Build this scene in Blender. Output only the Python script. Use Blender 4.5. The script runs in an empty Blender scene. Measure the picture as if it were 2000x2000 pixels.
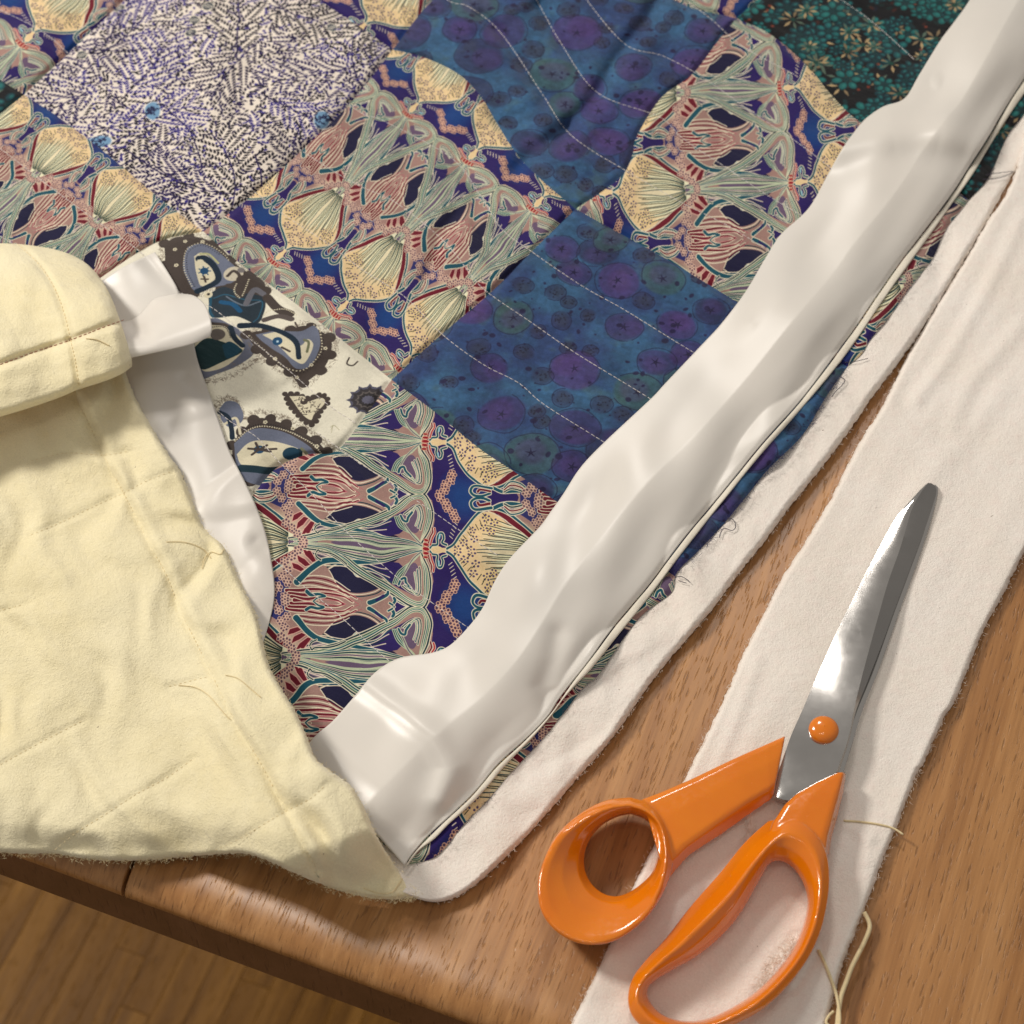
import bpy, bmesh, math, random
import numpy as np
from mathutils import Vector, Matrix
R = math.radians
scene = bpy.context.scene
random.seed(4); np.random.seed(4)

# ------------------------------------------------------------------ camera
FOV, TILT, DIST = 28.0, 35.0, 0.842
cam = bpy.data.objects.new('camera', bpy.data.cameras.new('camera')); scene.collection.objects.link(cam)
cam.location = (0, -DIST * math.sin(R(TILT)), DIST * math.cos(R(TILT))); cam.rotation_euler = (R(TILT), 0, 0)
cam.data.sensor_width = 36; cam.data.lens_unit = 'FOV'; cam.data.angle = R(FOV)
cam.data.clip_start = .02; cam.data.clip_end = 20
cam.data.dof.use_dof = True; cam.data.dof.focus_distance = .80; cam.data.dof.aperture_fstop = 16
scene.camera = cam
scene.render.resolution_x = 1024; scene.render.resolution_y = 1024

# ------------------------------------------------------------------ room light (evening, warm lamps)
world = bpy.data.worlds.new('World'); scene.world = world; world.use_nodes = True
world.node_tree.nodes['Background'].inputs[0].default_value = (1.0, .93, .86, 1)
world.node_tree.nodes['Background'].inputs[1].default_value = .36
def area(name, loc, target, size, power, col, sy=None):
    l = bpy.data.lights.new(name, 'AREA'); l.energy = power; l.color = col; l.size = size
    if sy: l.shape = 'RECTANGLE'; l.size_y = sy
    o = bpy.data.objects.new(name, l); scene.collection.objects.link(o); o.location = loc
    o.rotation_euler = (Vector(target) - Vector(loc)).to_track_quat('-Z', 'Y').to_euler(); return o
area('left_lamp', (-1.10, .50, 1.10), (-.05, 0, 0), .26, 19.5, (1, .94, .86))
area('back_lamp', (-.12, 1.35, 1.45), (0, 0, 0), .28, 9.0, (1, .94, .87))
for k in range(5):      # small bulbs of the lamp above the table's near side
    b = bpy.data.lights.new('bulb', 'POINT'); b.energy = .6; b.color = (1, .90, .78); b.shadow_soft_size = .011
    o = bpy.data.objects.new('bulb', b); scene.collection.objects.link(o)
    o.location = (-.28 + .10 * k, -.30 + .05 * ((k * 2) % 3), 1.15 + .03 * (k % 2))
scene.view_settings.view_transform = 'Standard'; scene.view_settings.look = 'None'
scene.view_settings.exposure = -.10; scene.view_settings.gamma = 1
scene.render.engine = 'CYCLES'

# ------------------------------------------------------------------ tracing helpers
FPX = 1000 / math.tan(R(FOV / 2)); CY, CZ = cam.location[1], cam.location[2]
ct, st = math.cos(R(TILT)), math.sin(R(TILT))
def PW(px, py, z=0.0):
    """where the point seen at (px, py) of the 2000-pixel photograph lies at height z (arrays allowed)"""
    px = np.asarray(px, float); py = np.asarray(py, float); z = np.asarray(z, float)
    a = (px - 1000) / FPX; b = -(py - 1000) / FPX
    dx, dy, dz = a, b * ct + st, b * st - ct
    t = (z - CZ) / dz
    return np.stack(np.broadcast_arrays(t * dx, CY + t * dy, z), -1)
def poly_len(P):
    P = np.asarray(P, float); return np.r_[0, np.cumsum(np.hypot(*np.diff(P, axis=0).T))]
# ------------------------------------------------------------------ cloth prints
# The flat printed patterns of the fabrics are drawn here stroke by stroke into
# generated images (nothing is loaded from disk).
class Canvas:
    """A small vector-to-pixel painter; user space is mapped by px = (p - origin) * scale."""
    def __init__(s, x0, y0, x1, y1, scale, col):
        s.x0, s.y0, s.sc = x0, y0, scale
        s.w = int(round((x1 - x0) * scale)); s.h = int(round((y1 - y0) * scale))
        s.img = np.empty((s.h, s.w, 3), np.float32); s.img[:] = col
        s.wrap = 0.0
    def _blend(s, a, c, ix0, iy0):
        v = s.img[iy0:iy0 + a.shape[0], ix0:ix0 + a.shape[1]]
        v += (np.asarray(c, np.float32) - v) * a[..., None]
    def _box(s, P, pad):
        a = np.floor(P.min(0) - pad).astype(int); b = np.ceil(P.max(0) + pad).astype(int) + 1
        ix0, iy0 = max(a[0], 0), max(a[1], 0); ix1, iy1 = min(b[0], s.w), min(b[1], s.h)
        if ix1 <= ix0 or iy1 <= iy0: return None
        X, Y = np.meshgrid(np.arange(ix0, ix1) + .5, np.arange(iy0, iy1) + .5)
        return ix0, iy0, X, Y
    def _copies(s, pts):
        P = (np.asarray(pts, float) - (s.x0, s.y0)) * s.sc
        if not s.wrap: return [P]
        w = s.wrap * s.sc
        return [P, P + (w, 0), P - (w, 0)]
    def stroke(s, pts, wd, col, w1=None, sm=True, al=1.0):
        """line of width wd (user units), tapering to w1"""
        if sm and len(pts) > 2: pts = spline(pts, 7)
        for P in s._copies(pts):
            r0 = wd * s.sc / 2; r1 = r0 if w1 is None else w1 * s.sc / 2
            bx = s._box(P, max(r0, r1) + 1.5)
            if bx is None: continue
            ix0, iy0, X, Y = bx
            D = np.full(X.shape, -1e9); n = len(P) - 1
            for i in range(n):
                a, b = P[i], P[i + 1]; d = b - a; L = float(d @ d) + 1e-9
                t = np.clip(((X - a[0]) * d[0] + (Y - a[1]) * d[1]) / L, 0, 1)
                dist = np.hypot(X - a[0] - t * d[0], Y - a[1] - t * d[1])
                rr = r0 + (r1 - r0) * (i + t) / n
                D = np.maximum(D, rr - dist)
            s._blend(np.clip(D + .5, 0, 1) * al, col, ix0, iy0)
    def line2(s, pts, w, core, rim, rw=None, w1=None):
        rw = w * .55 if rw is None else rw
        s.stroke(pts, w + 2 * rw, rim, None if w1 is None else w1 + 2 * rw); s.stroke(pts, w, core, w1)
    def poly(s, pts, col, sm=False, al=1.0, soft=0):
        if sm: pts = spline(list(pts) + [pts[0]], 6)
        for P in s._copies(pts):
            bx = s._box(P, 1)
            if bx is None: continue
            ix0, iy0, X, Y = bx
            acc = np.zeros(X.shape, np.float32)
            for ox, oy in ((-.25, -.25), (.25, -.25), (-.25, .25), (.25, .25)):
                ins = np.zeros(X.shape, bool)
                for i in range(len(P)):
                    a, b = P[i - 1], P[i]
                    if a[1] == b[1]: continue
                    c = ((Y + oy) < a[1]) != ((Y + oy) < b[1])
                    xx = a[0] + ((Y + oy) - a[1]) * (b[0] - a[0]) / (b[1] - a[1])
                    ins ^= c & ((X + ox) < xx)
                acc += ins * .25
            s._blend(acc * al, col, ix0, iy0)
    def dot(s, c, r, col, al=1.0, sq=1.0, ang=0.0, soft=1.0):
        for P in s._copies([c]):
            R = r * s.sc
            bx = s._box(P, R + 1.5)
            if bx is None: continue
            ix0, iy0, X, Y = bx
            dx, dy = X - P[0][0], Y - P[0][1]; ca, sa = math.cos(ang), math.sin(ang)
            d = np.hypot(dx * ca + dy * sa, (-dx * sa + dy * ca) / sq)
            s._blend(np.clip((R - d) / soft + .5, 0, 1) * al, col, ix0, iy0)

def spline(pts, n=8):
    P = np.asarray(pts, float)
    if len(P) < 3: return P
    Q = np.vstack([2 * P[0] - P[1], P, 2 * P[-1] - P[-2]]); out = []
    t = (np.arange(n) / n)[:, None]
    for i in range(1, len(Q) - 2):
        a, b, c, d = Q[i - 1], Q[i], Q[i + 1], Q[i + 2]
        out.append(.5 * (2 * b + (c - a) * t + (2 * a - 5 * b + 4 * c - d) * t * t + (3 * b - 3 * c + d - a) * t ** 3))
    out.append(P[-1:]); return np.vstack(out)

def vnoise(h, w, cell, seed, octs=4):
    """value noise, any cell size, 0..1"""
    rg = np.random.RandomState(seed); out = np.zeros((h, w)); amp = 1; tot = 0
    for o in range(octs):
        c = max(cell / 2 ** o, 1.5); gh, gw = int(h / c) + 3, int(w / c) + 3
        g = rg.rand(gh, gw); y = np.arange(h) / c; x = np.arange(w) / c
        yi, xi = y.astype(int), x.astype(int); fy = y - yi; fx = x - xi
        fy = (fy * fy * (3 - 2 * fy))[:, None]; fx = (fx * fx * (3 - 2 * fx))[None]
        A = g[yi][:, xi]; B = g[yi][:, xi + 1]; C = g[yi + 1][:, xi]; D = g[yi + 1][:, xi + 1]
        out += amp * ((A * (1 - fx) + B * fx) * (1 - fy) + (C * (1 - fx) + D * fx) * fy); tot += amp; amp *= .5
    return out / tot

def c8(*v): return tuple(x / 255 for x in v)
CREAM = c8(234, 224, 200); TEAL = c8(18, 96, 112); DTEAL = c8(20, 66, 78); NAVY = c8(36, 34, 74); PURP = c8(56, 38, 108)
BLUE = c8(24, 84, 142); PINK = c8(174, 142, 134); APRI = c8(238, 212, 168); CRIM = c8(122, 22, 54); GLAV = c8(118, 100, 126)
SAGE = c8(196, 206, 178); BERRY = c8(112, 92, 112); YEL = c8(238, 228, 196); OLIVE = c8(60, 66, 52)

PX, PY = 2.286, 1.0          # repeat of the ornamental print, in print units
def ornamental():
    """half of a mirrored repeat: stems, fans, florets and hooks; returns the full repeat"""
    cv = Canvas(-1.2, 0, -1.2 + PX, .5, 520, PINK); cv.wrap = PX
    def q(*xy): return [((xy[i] - 1060) / 665, (xy[i + 1] - 690) / 665) for i in range(0, len(xy), 2)]
    # purple ground with its blue bloom
    cv.poly(q(1040, 640, 1080, 740, 1112, 870, 1100, 990, 1040, 1040, 960, 990, 900, 962, 880, 1040, 1640, 1040, 1600, 960, 1400, 900, 1250, 640), PURP)
    for k in range(14): cv.dot(q(1285, 1022)[0], .24 - .014 * k, BLUE, .12, 1.1, 0, 14)
    # cream fan
    fan = q(1080, 660, 1082, 716, 1120, 722, 1165, 704, 1205, 706, 1240, 738, 1275, 800, 1320, 868, 1390, 934, 1462, 950, 1530, 900, 1620, 826, 1720, 758, 1850, 698, 1850, 660)
    cv.poly(fan, APRI)
    for k in range(10): cv.dot(q(1640, 690)[0], .40 - .028 * k, YEL, .24, .75, 0, 14)
    for k in range(12):
        y = 699 + 17 * k; x = 1370 + 7 * k + 20 * (k % 3)
        cv.stroke(q(x, y + 8 * (k % 2), (x + 1850) / 2, (y + 690) / 2 + 14 + 3 * k, 1760, 692 + 6 * k), .0075, OLIVE if k % 3 else DTEAL)
        cv.stroke(q(x + 60, y + 12, (x + 1900) / 2, (y + 690) / 2 + 22 + 2 * k, 1790, 696 + 5 * k), .010, c8(248, 238, 204))
    for k in range(7):
        x = 1120 + k * 0; cv.stroke(q(1262 + 26 * k, 762 + 26 * k, 1284 + 26 * k, 742 + 22 * k), .007, OLIVE)
    # crimson lip and teal edge of the fan
    cv.poly(q(1440, 950, 1500, 930, 1600, 864, 1740, 770, 1880, 690, 1900, 706, 1760, 812, 1620, 908, 1520, 968), CRIM, al=1)
    cv.line2(q(1196, 700, 1236, 728, 1275, 800, 1330, 880, 1400, 945, 1470, 962, 1540, 946, 1640, 890, 1760, 800, 1880, 710), .02, TEAL, CREAM, .008)
    cv.stroke(q(1440, 946, 1510, 915, 1620, 848, 1740, 766, 1860, 694), .008, CREAM)
    # bands that tie the fan to the floret cluster, hooks
    cv.line2(q(1470, 962, 1530, 985, 1600, 986, 1680, 980), .028, TEAL, CREAM, .008)
    cv.line2(q(1460, 965, 1360, 950, 1330, 985, 1350, 1012, 1400, 1016, 1450, 1000), .022, TEAL, CREAM, .008)
    cv.line2(q(1450, 985, 1390, 975, 1372, 990), .02, CRIM, CREAM, .006)
    cv.line2(q(1085, 700, 1098, 716, 1130, 724, 1128, 760, 1140, 790, 1160, 790, 1168, 760, 1160, 735, 1190, 722), .016, TEAL, CREAM, .008)
    cv.stroke(q(1140, 760, 1143, 785), .016, c8(170, 210, 220))
    for a, b in ((0, 0), (16, 6)): cv.line2(q(1070 + a, 716, 1082 + a, 760, 1096 + a, 790, 1092 + a, 822 - b), .012, CRIM if not a else c8(190, 60, 70), CREAM, .005)
    for k in range(6):
        cv.stroke(q(1226 + 5 * k, 764 + 22 * k, 1204 + 5 * k, 780 + 22 * k), .007, CREAM)
    def floret(x, y, r=12, core=BERRY, rim=c8(226, 184, 160), n=6, ph=0.0):
        p = q(x, y)[0]; R = r / 665
        for rr, cc in ((R * .72, rim), (R * .44, core)):
            for i in range(n):
                t = ph + i * 2 * math.pi / n; cv.dot((p[0] + math.cos(t) * R * 1.25, p[1] + math.sin(t) * R * 1.25), rr, cc)
            if cc is rim: cv.dot(p, R * .9, rim)
        cv.dot(p, R * .3, core)
    # blue ground behind the floret arc
    cv.poly(q(120, 930, 190, 900, 250, 940, 250, 1040, 120, 1040), c8(58, 60, 118))
    for k in range(3): cv.line2(q(150, 960 + 18 * k, 120, 940 + 20 * k, 60, 930 + 20 * k, 20, 960 + 14 * k), .011, (TEAL, CRIM, DTEAL)[k], CREAM, .007)
    # florets on the purple ground
    for i, (x, y) in enumerate(((1235, 892), (1190, 955), (1180, 985), (1150, 1016), (1222, 925))): floret(x, y, 16, c8(96, 70, 100), ph=i)
    # berries in the fan
    for i, (x, y) in enumerate(((1262, 700), (1300, 742), (1340, 700), (1360, 768), (1346, 826), (1420, 846), (1462, 820), (1480, 880), (1430, 906))):
        floret(x, y, 15, c8(96, 84, 118), APRI if x < 1400 else c8(240, 214, 160), 5, i * .7)
        cv.stroke(q(x - 6, y + 8, x - 22, y + 26), .006, OLIVE)
    # ---- left of the pod
    rh = lambda x: x + 1520
    cv.poly(q(230, 640, 250, 720, 330, 740, 420, 700, 420, 640), GLAV)
    cv.poly(q(420, 660, 560, 712, 700, 730, 900, 700, 1020, 690, 1020, 640, 400, 640), GLAV)
    cv.poly(q(700, 700, 860, 700, 960, 706, 880, 760, 760, 800, 640, 770), NAVY)
    cv.poly(q(480, 842, 560, 806, 700, 800, 790, 846, 812, 884, 750, 932, 640, 952, 560, 922, 510, 880), NAVY, sm=True)
    cv.stroke(q(480, 838, 560, 804, 700, 796, 800, 846, 816, 886, 756, 940, 640, 962, 556, 930, 480, 846), .009, CREAM)
    cv.stroke(q(470, 832, 560, 794, 710, 786, 812, 838, 828, 890, 764, 950, 640, 974, 548, 940), .009, DTEAL)
    cv.line2(q(640, 828, 664, 852, 690, 846, 680, 824), .01, c8(120, 190, 200), CREAM, .007); cv.stroke(q(664, 852, 700, 862), .012, CREAM)
    # violet and lavender pockets between the stems
    cv.poly(q(560, 738, 700, 790, 800, 850, 900, 905, 1000, 960, 960, 830, 900, 770, 760, 742), PURP)
    cv.poly(q(420, 716, 540, 742, 620, 776, 520, 790, 430, 790, 360, 760), c8(150, 128, 150))
    cv.poly(q(820, 890, 900, 935, 950, 985, 880, 1000, 840, 960), c8(150, 128, 150))
    for k in range(5):
        cv.stroke(q(360 + 4 * k, 742 + 10 * k, 460, 770 + 13 * k, 560 + 10 * k, 790 + 6 * k, 690 + 20 * k, 776 + 12 * k, 830 + 10 * k, 800 + 26 * k), .0085, (CREAM, DTEAL, CREAM, TEAL, CREAM)[k])
        cv.stroke(q(812 + 8 * k, 890 + 12 * k, 850 + 6 * k, 940 + 8 * k, 930, 985 + 6 * k, 1040, 1030 + 6 * k), .0085, (CREAM, DTEAL, CREAM, TEAL, CREAM)[k])
    # red fan about the far mirror line
    for k, pp in enumerate(((236, 968, 340, 960, 470, 950, 590, 955, 660, 985), (250, 984, 360, 984, 480, 972, 580, 980, 640, 1010), (262, 1002, 360, 1008, 450, 1000, 540, 1004, 600, 1030), (280, 1020, 360, 1030, 430, 1022))):
        cv.line2(q(*pp), .026, CRIM, CREAM, .008, w1=.008)
        if k < 3: cv.stroke(q(*[v + (9 if i % 2 else 30) for i, v in enumerate(pp)]), .006, c8(190, 110, 120))
    cv.line2(q(356, 968, 384, 986, 430, 980, 470, 990, 430, 1000, 400, 1022), .03, TEAL, CREAM, .006, w1=.01)
    for pp in ((318, 724, 372, 738, 408, 806, 380, 812, 340, 770), (290, 764, 338, 790, 372, 826, 340, 836, 300, 806), (262, 812, 300, 822, 340, 850, 316, 866, 270, 848), (322, 700, 350, 712, 372, 730, 350, 742)):
        cv.poly(q(*pp), CRIM); cv.stroke(q(*(pp + pp[:2])), .008, c8(226, 184, 170), sm=False)
    for k in range(5): cv.stroke(q(300, 905 + 9 * k, 400, 880 + 14 * k, 520, 890 + 14 * k, 620, 940 + 10 * k), .009, CREAM if k % 2 == 0 else CRIM)
    # teal blades
    cv.line2(q(1000, 704, 860, 738, 740, 768, 600, 784, 460, 800, 380, 840, 300, 920), .018, TEAL, CREAM, .008, w1=.05)
    # stem bundle that swings out into the wing loop
    for k in range(4):
        d = 19 * k
        cv.line2(q(300 - d, 694 + d * .35, 430, 712 + d * .55, 560, 748 + d * .7, 700, 816 + d * .75, 860, 902 + d * .72, 985 - d * .1, 992 + d * .45, 1052 + d * .12, 992 + d * .5, 1072 + d * .5, 920, 1052 + d * .5, 820, 1036 + d * .3, 760, 1030, 716), .0125, (DTEAL, TEAL, c8(84, 120, 104), DTEAL, GLAV)[k], (SAGE, CREAM, SAGE, CREAM, SAGE)[k], .0085)
    # grey wing with curl
    cv.poly(q(905, 836, 985, 775, 1024, 830, 1040, 905, 1032, 960, 990, 950, 930, 912), GLAV, sm=True)
    for k in range(4):
        d = 13 * k
        cv.line2(q(1030, 706, 980 - d * .3, 760 + d * .1, 905 - d * .2 + 8 * k, 815 + d * .9, 872 + d * .8, 880 + d * .1), .008, (DTEAL, TEAL, DTEAL, GLAV)[k], SAGE, .007)
    for k in range(3):
        d = 14 * k; cv.line2(q(1020 - d, 800 + d, 1042 - d, 900, 1030 - d, 955 - d * .5, 975, 935 - d, 925 + d, 898 - d * .3), .009, (DTEAL, TEAL, c8(150, 176, 160))[k], CREAM, .006)
    cv.line2(q(905, 888, 918, 862, 940, 854, 948, 880, 975, 912), .02, TEAL, CREAM, .007)
    # stems along the axis
    for k in range(5):
        cv.line2(q(1030, 692 + 2.6 * k, 900, 698 + 10 * k, 760, 706 + 14 * k, 600, 708 + 11 * k, 440, 702 + 5 * k, 320, 692 + 3 * k), .009, (SAGE, DTEAL, GLAV, DTEAL, TEAL, DTEAL)[k], (SAGE, SAGE, CREAM, SAGE, CREAM, SAGE)[k], .005)
    # swirl in the pink, teal hooks beside the star
    cv.line2(q(400, 770, 420, 740, 440, 752, 520, 762, 600, 800), .011, DTEAL, CREAM, .006)
    cv.line2(q(404, 760, 410, 780, 436, 796), .011, DTEAL, CREAM, .006)
    cv.line2(q(730, 1004, 770, 985, 830, 950, 838, 930), .04, TEAL, CREAM, .008, w1=.02)
    cv.stroke(q(770, 985, 812, 954), .02, PURP)
    cv.line2(q(890, 1040, 872, 1012, 884, 985, 876, 968), .026, TEAL, CREAM, .007)
    cv.line2(q(872, 1012, 850, 1000), .016, TEAL, CREAM, .007)
    # floret arc of the red fan
    for i, (x, y) in enumerate(((342, 662), (330, 702), (296, 742), (264, 778), (226, 806), (240, 858), (216, 896), (246, 922), (190, 955), (156, 992), (228, 1004))): floret(x, y, 15, c8(112, 88, 104), c8(222, 190, 172), ph=i * .9)
    # pod
    for k in range(3):
        cv.dot(q(1058, 690 + 24 * k)[0], .036 - .005 * k, c8(236, 190, 160), 1, .55); cv.dot(q(1058, 690 + 24 * k)[0], .031 - .005 * k, c8(158, 22, 52), 1, .45)
    return np.vstack([cv.img, cv.img[::-1]])

def batik():
    """mottled blue with violet fruit rings; user space 1 unit = 1 cm"""
    S = 24.0; cv = Canvas(0, 0, S, S, 56, c8(54, 96, 136)); h = cv.h; w = cv.w
    n1 = vnoise(h, w, 150, 3, 5); n2 = vnoise(h, w, 60, 4, 5); n3 = vnoise(h, w, 9, 5, 3)
    cv.img *= (.78 + .5 * n2)[..., None]; m = np.clip((n1 - .42) * 5, 0, 1)[..., None]; cv.img += (np.array(c8(44, 56, 112), np.float32) - cv.img) * m * .6
    g = np.clip((n2 - .6) * 5, 0, 1)[..., None]; cv.img += (np.array(c8(70, 98, 104), np.float32) - cv.img) * g * .6
    rg = np.random.RandomState(11)
    spots = []
    while len(spots) < 205:
        p = rg.rand(2) * S; r = rg.choice([.36, .48, .8, .9, 1.0, 1.05, 1.1])
        if all(np.hypot(*(p - o[0])) > (r + o[1]) * .86 for o in spots): spots.append((p, r))
        elif rg.rand() < .006: spots.append((p, r))
    for p, r in spots:
        big = r > .6; a = rg.rand() * 6.28; sq = .8 + rg.rand() * .2
        base = [c8(72, 46, 112), c8(64, 42, 100), c8(84, 50, 116), c8(44, 38, 78), c8(66, 98, 92)][rg.randint(5)] if big else c8(46, 36, 66)
        cv.dot(p, r, base, .56 if big else .42, sq, a, 9)
        cv.dot(p + rg.randn(2) * .15 * r, r * .6, c8(96, 56, 124) if big else c8(60, 62, 70), .28, sq, a, 14)
        th = np.linspace(0, 6.2832 * rg.uniform(.55, 1.0), 20) + rg.rand() * 6.28
        rr = r * (1 + .04 * np.sin(th * 2 + a) + .02 * np.sin(th * 5))
        ring = np.stack([p[0] + np.cos(th) * rr, p[1] + np.sin(th) * rr * (.9 + .1 * sq)], 1)
        cv.stroke(ring, .04, c8(26, 24, 58), al=.62, sm=False)
        if big:
            for k in range(5):
                t = a + k * 1.2566; d = np.array([math.cos(t), math.sin(t)])
                cv.stroke([p + d * .05, p + d * .13, p + d * .24], .075, c8(26, 22, 58), .02, al=.85)
        else:
            for k in range(12): cv.dot(p + rg.randn(2) * r * .4, .04, c8(22, 20, 44), .6)
    for k in range(720):
        p = rg.rand(2) * S; cv.dot(p, rg.choice([.05, .08, .14]), c8(30, 24, 64), .75, rg.uniform(.6, 1), rg.rand() * 3, 2)
    cv.img *= (.84 + .3 * n3)[..., None]
    return cv.img

def leafprint():
    """cream ground crowded with dark fern dashes; 1 unit = 1 cm"""
    S = 17.0; cv = Canvas(0, 0, S, S, 84, c8(240, 232, 222)); rg = np.random.RandomState(5)
    OG = 1020; occ = np.zeros((OG, OG), bool); K = OG / S
    def mark(p, r):
        x0, x1 = int((p[0] - r) * K), int((p[0] + r) * K) + 1; y0, y1 = int((p[1] - r) * K), int((p[1] + r) * K) + 1
        occ[max(y0, 0):max(y1, 0), max(x0, 0):max(x1, 0)] = True
    def busy(p):
        x, y = int(p[0] * K), int(p[1] * K); return not (0 <= x < OG and 0 <= y < OG) or occ[y, x]
    ink = [c8(26, 18, 38), c8(44, 34, 84), c8(66, 58, 128), c8(34, 26, 60)]
    def dash(p, t, L, w, c):
        d = np.array([math.cos(t), math.sin(t)]); nn = np.array([-d[1], d[0]])
        if busy(p + d * L * .5) or busy(p + d * L * .9): return
        cv.poly([p, p + d * L * .35 + nn * w, p + d * L, p + d * L * .4 - nn * w], c); own.append((p + d * L * .5, L * .36))
    own = []
    def flush():
        for o in own: mark(*o)
        own.clear()
    def frond(p, t, L, c, lw, dens=.15):
        # a curved rib with paired leaflets
        q = np.array(p, float); bend = rg.uniform(-.25, .25); n = int(L / dens); pts = [q.copy()]
        for i in range(n):
            t += bend * dens; d = np.array([math.cos(t), math.sin(t)]); q = q + d * dens; pts.append(q.copy())
            f = math.sin(math.pi * min(1, (i + 1.5) / (n + 1)) ** .8); l = lw * (.35 + .65 * f)
            for sd in (-1, 1):
                dash(q + .04 * sd * np.array([-d[1], d[0]]), t + sd * .8, l, .058, c)
        flush(); return pts
    def tree(p, t, L, c):
        q = np.array(p, float); n = int(L / .5); pts = [q.copy()]; bend = rg.uniform(-.12, .12)
        for i in range(n):
            t += bend; d = np.array([math.cos(t), math.sin(t)]); q = q + d * .5; pts.append(q.copy())
            l = 1.5 * math.sin(math.pi * (i + 1) / (n + 1)) + .35
            for sd in (-1, 1):
                r = q + .5 * d * 0
                frond(r, t + sd * .78, l, c, .27)
        cv.stroke(pts, .05, ink[1])
    for k in range(110):
        p = rg.rand(2) * S
        if busy(p): continue
        tree(p, rg.rand() * 6.28, rg.uniform(2.2, 5.0), ink[rg.randint(4)])
    for k in range(1500):
        p = rg.rand(2) * S
        if not busy(p): frond(p, rg.rand() * 6.28, rg.uniform(.5, 1.4), ink[rg.randint(4)], .27)
    # blue knotted buds and striped seeds
    for k in range(46):
        p = rg.rand(2) * S; a = rg.rand() * 3.14; kind = rg.randint(2)
        if kind == 0 and k < 26:
            cv.dot(p, .5, c8(214, 220, 224), 1, .65, a); mark(p, .34); cv.dot(p, .46, c8(112, 150, 184), .8, .62, a)
            for j in range(26):
                o = p + rg.randn(2) * .17; cv.stroke([o, o + rg.randn(2) * .06, o + rg.randn(2) * .1], .04, c8(34, 36, 70))
        elif kind == 1:
            cv.dot(p, .27, c8(228, 222, 208), 1, .8, a); mark(p, .2)
            for j in range(-3, 4):
                d = np.array([math.cos(a), math.sin(a)]); nn = np.array([-d[1], d[0]])
                cv.stroke([p - d * .2 + nn * .02 * j, p + nn * .062 * j, p + d * .2 + nn * .02 * j], .025, c8(40, 50, 66))
    # fill the rest with dashes, dots and worms
    ang = vnoise(300, 300, 34, 8, 2) * 12; KA = 300 / S
    for k in range(26000):
        p = rg.rand(2) * S
        if busy(p): continue
        t = ang[int(p[1] * KA) % 300, int(p[0] * KA) % 300]; c = ink[rg.randint(4)]; z = rg.rand()
        if z < .55: dash(p, t + rg.uniform(-.3, .3), rg.uniform(.15, .24), .05, c); flush()
        elif z < .8: cv.dot(p, .06, c); mark(p, .055)
        else:
            o = rg.randn(2) * .07; cv.stroke([p - o, p + o[::-1] * .7, p + o * 1.2, p + o * 1.4 + o[::-1] * .6], .065, c); mark(p, .11)
    return cv.img

def tealfloral():
    S = 15.0; cv = Canvas(0, 0, S, S, 56, c8(9, 10, 15)); rg = np.random.RandomState(2)
    for k in range(900):
        p = rg.rand(2) * S; cv.dot(p, rg.uniform(.05, .16), [c8(14, 52, 58), c8(20, 24, 44), c8(12, 40, 40), c8(70, 30, 24)][rg.randint(4)], .8, .6, rg.rand() * 3, 3)
    for k in range(760):
        p = rg.rand(2) * S; a = rg.rand() * 6.28
        if rg.rand() < .78:
            R = rg.uniform(.34, .6); col = [c8(18, 88, 94), c8(22, 104, 104), c8(14, 62, 72)][rg.randint(3)]
            for i in range(6):
                t = a + i * 1.047; o = p + R * .62 * np.array([math.cos(t), math.sin(t)])
                cv.dot(o, R * .4, c8(8, 24, 30), 1, .8, t, 2); cv.dot(o, R * .34, col, .95, .75, t, 3); cv.dot(o + .02, R * .16, c8(52, 140, 134), .6, .7, t, 4)
            cv.dot(p, R * .25, c8(12, 56, 60), 1, 1, 0, 3)
        else:
            R = rg.uniform(.35, .6); n = rg.randint(6, 9)
            for i in range(n):
                t = a + i * 6.283 / n; d = np.array([math.cos(t), math.sin(t)]); nn = np.array([-d[1], d[0]]); c = [c8(186, 160, 118), c8(140, 120, 90), c8(90, 110, 96)][rg.randint(3)]
                cv.poly([p + d * .08, p + d * R * .6 + nn * .07, p + d * R, p + d * R * .6 - nn * .07], c)
            cv.dot(p, .1, c8(20, 70, 60), 1, 1, 0, 2)
        if k % 4 == 0: cv.dot(rg.rand(2) * S, .07, c8(150, 62, 40), .8, 1, 0, 2)
    return cv.img

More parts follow.
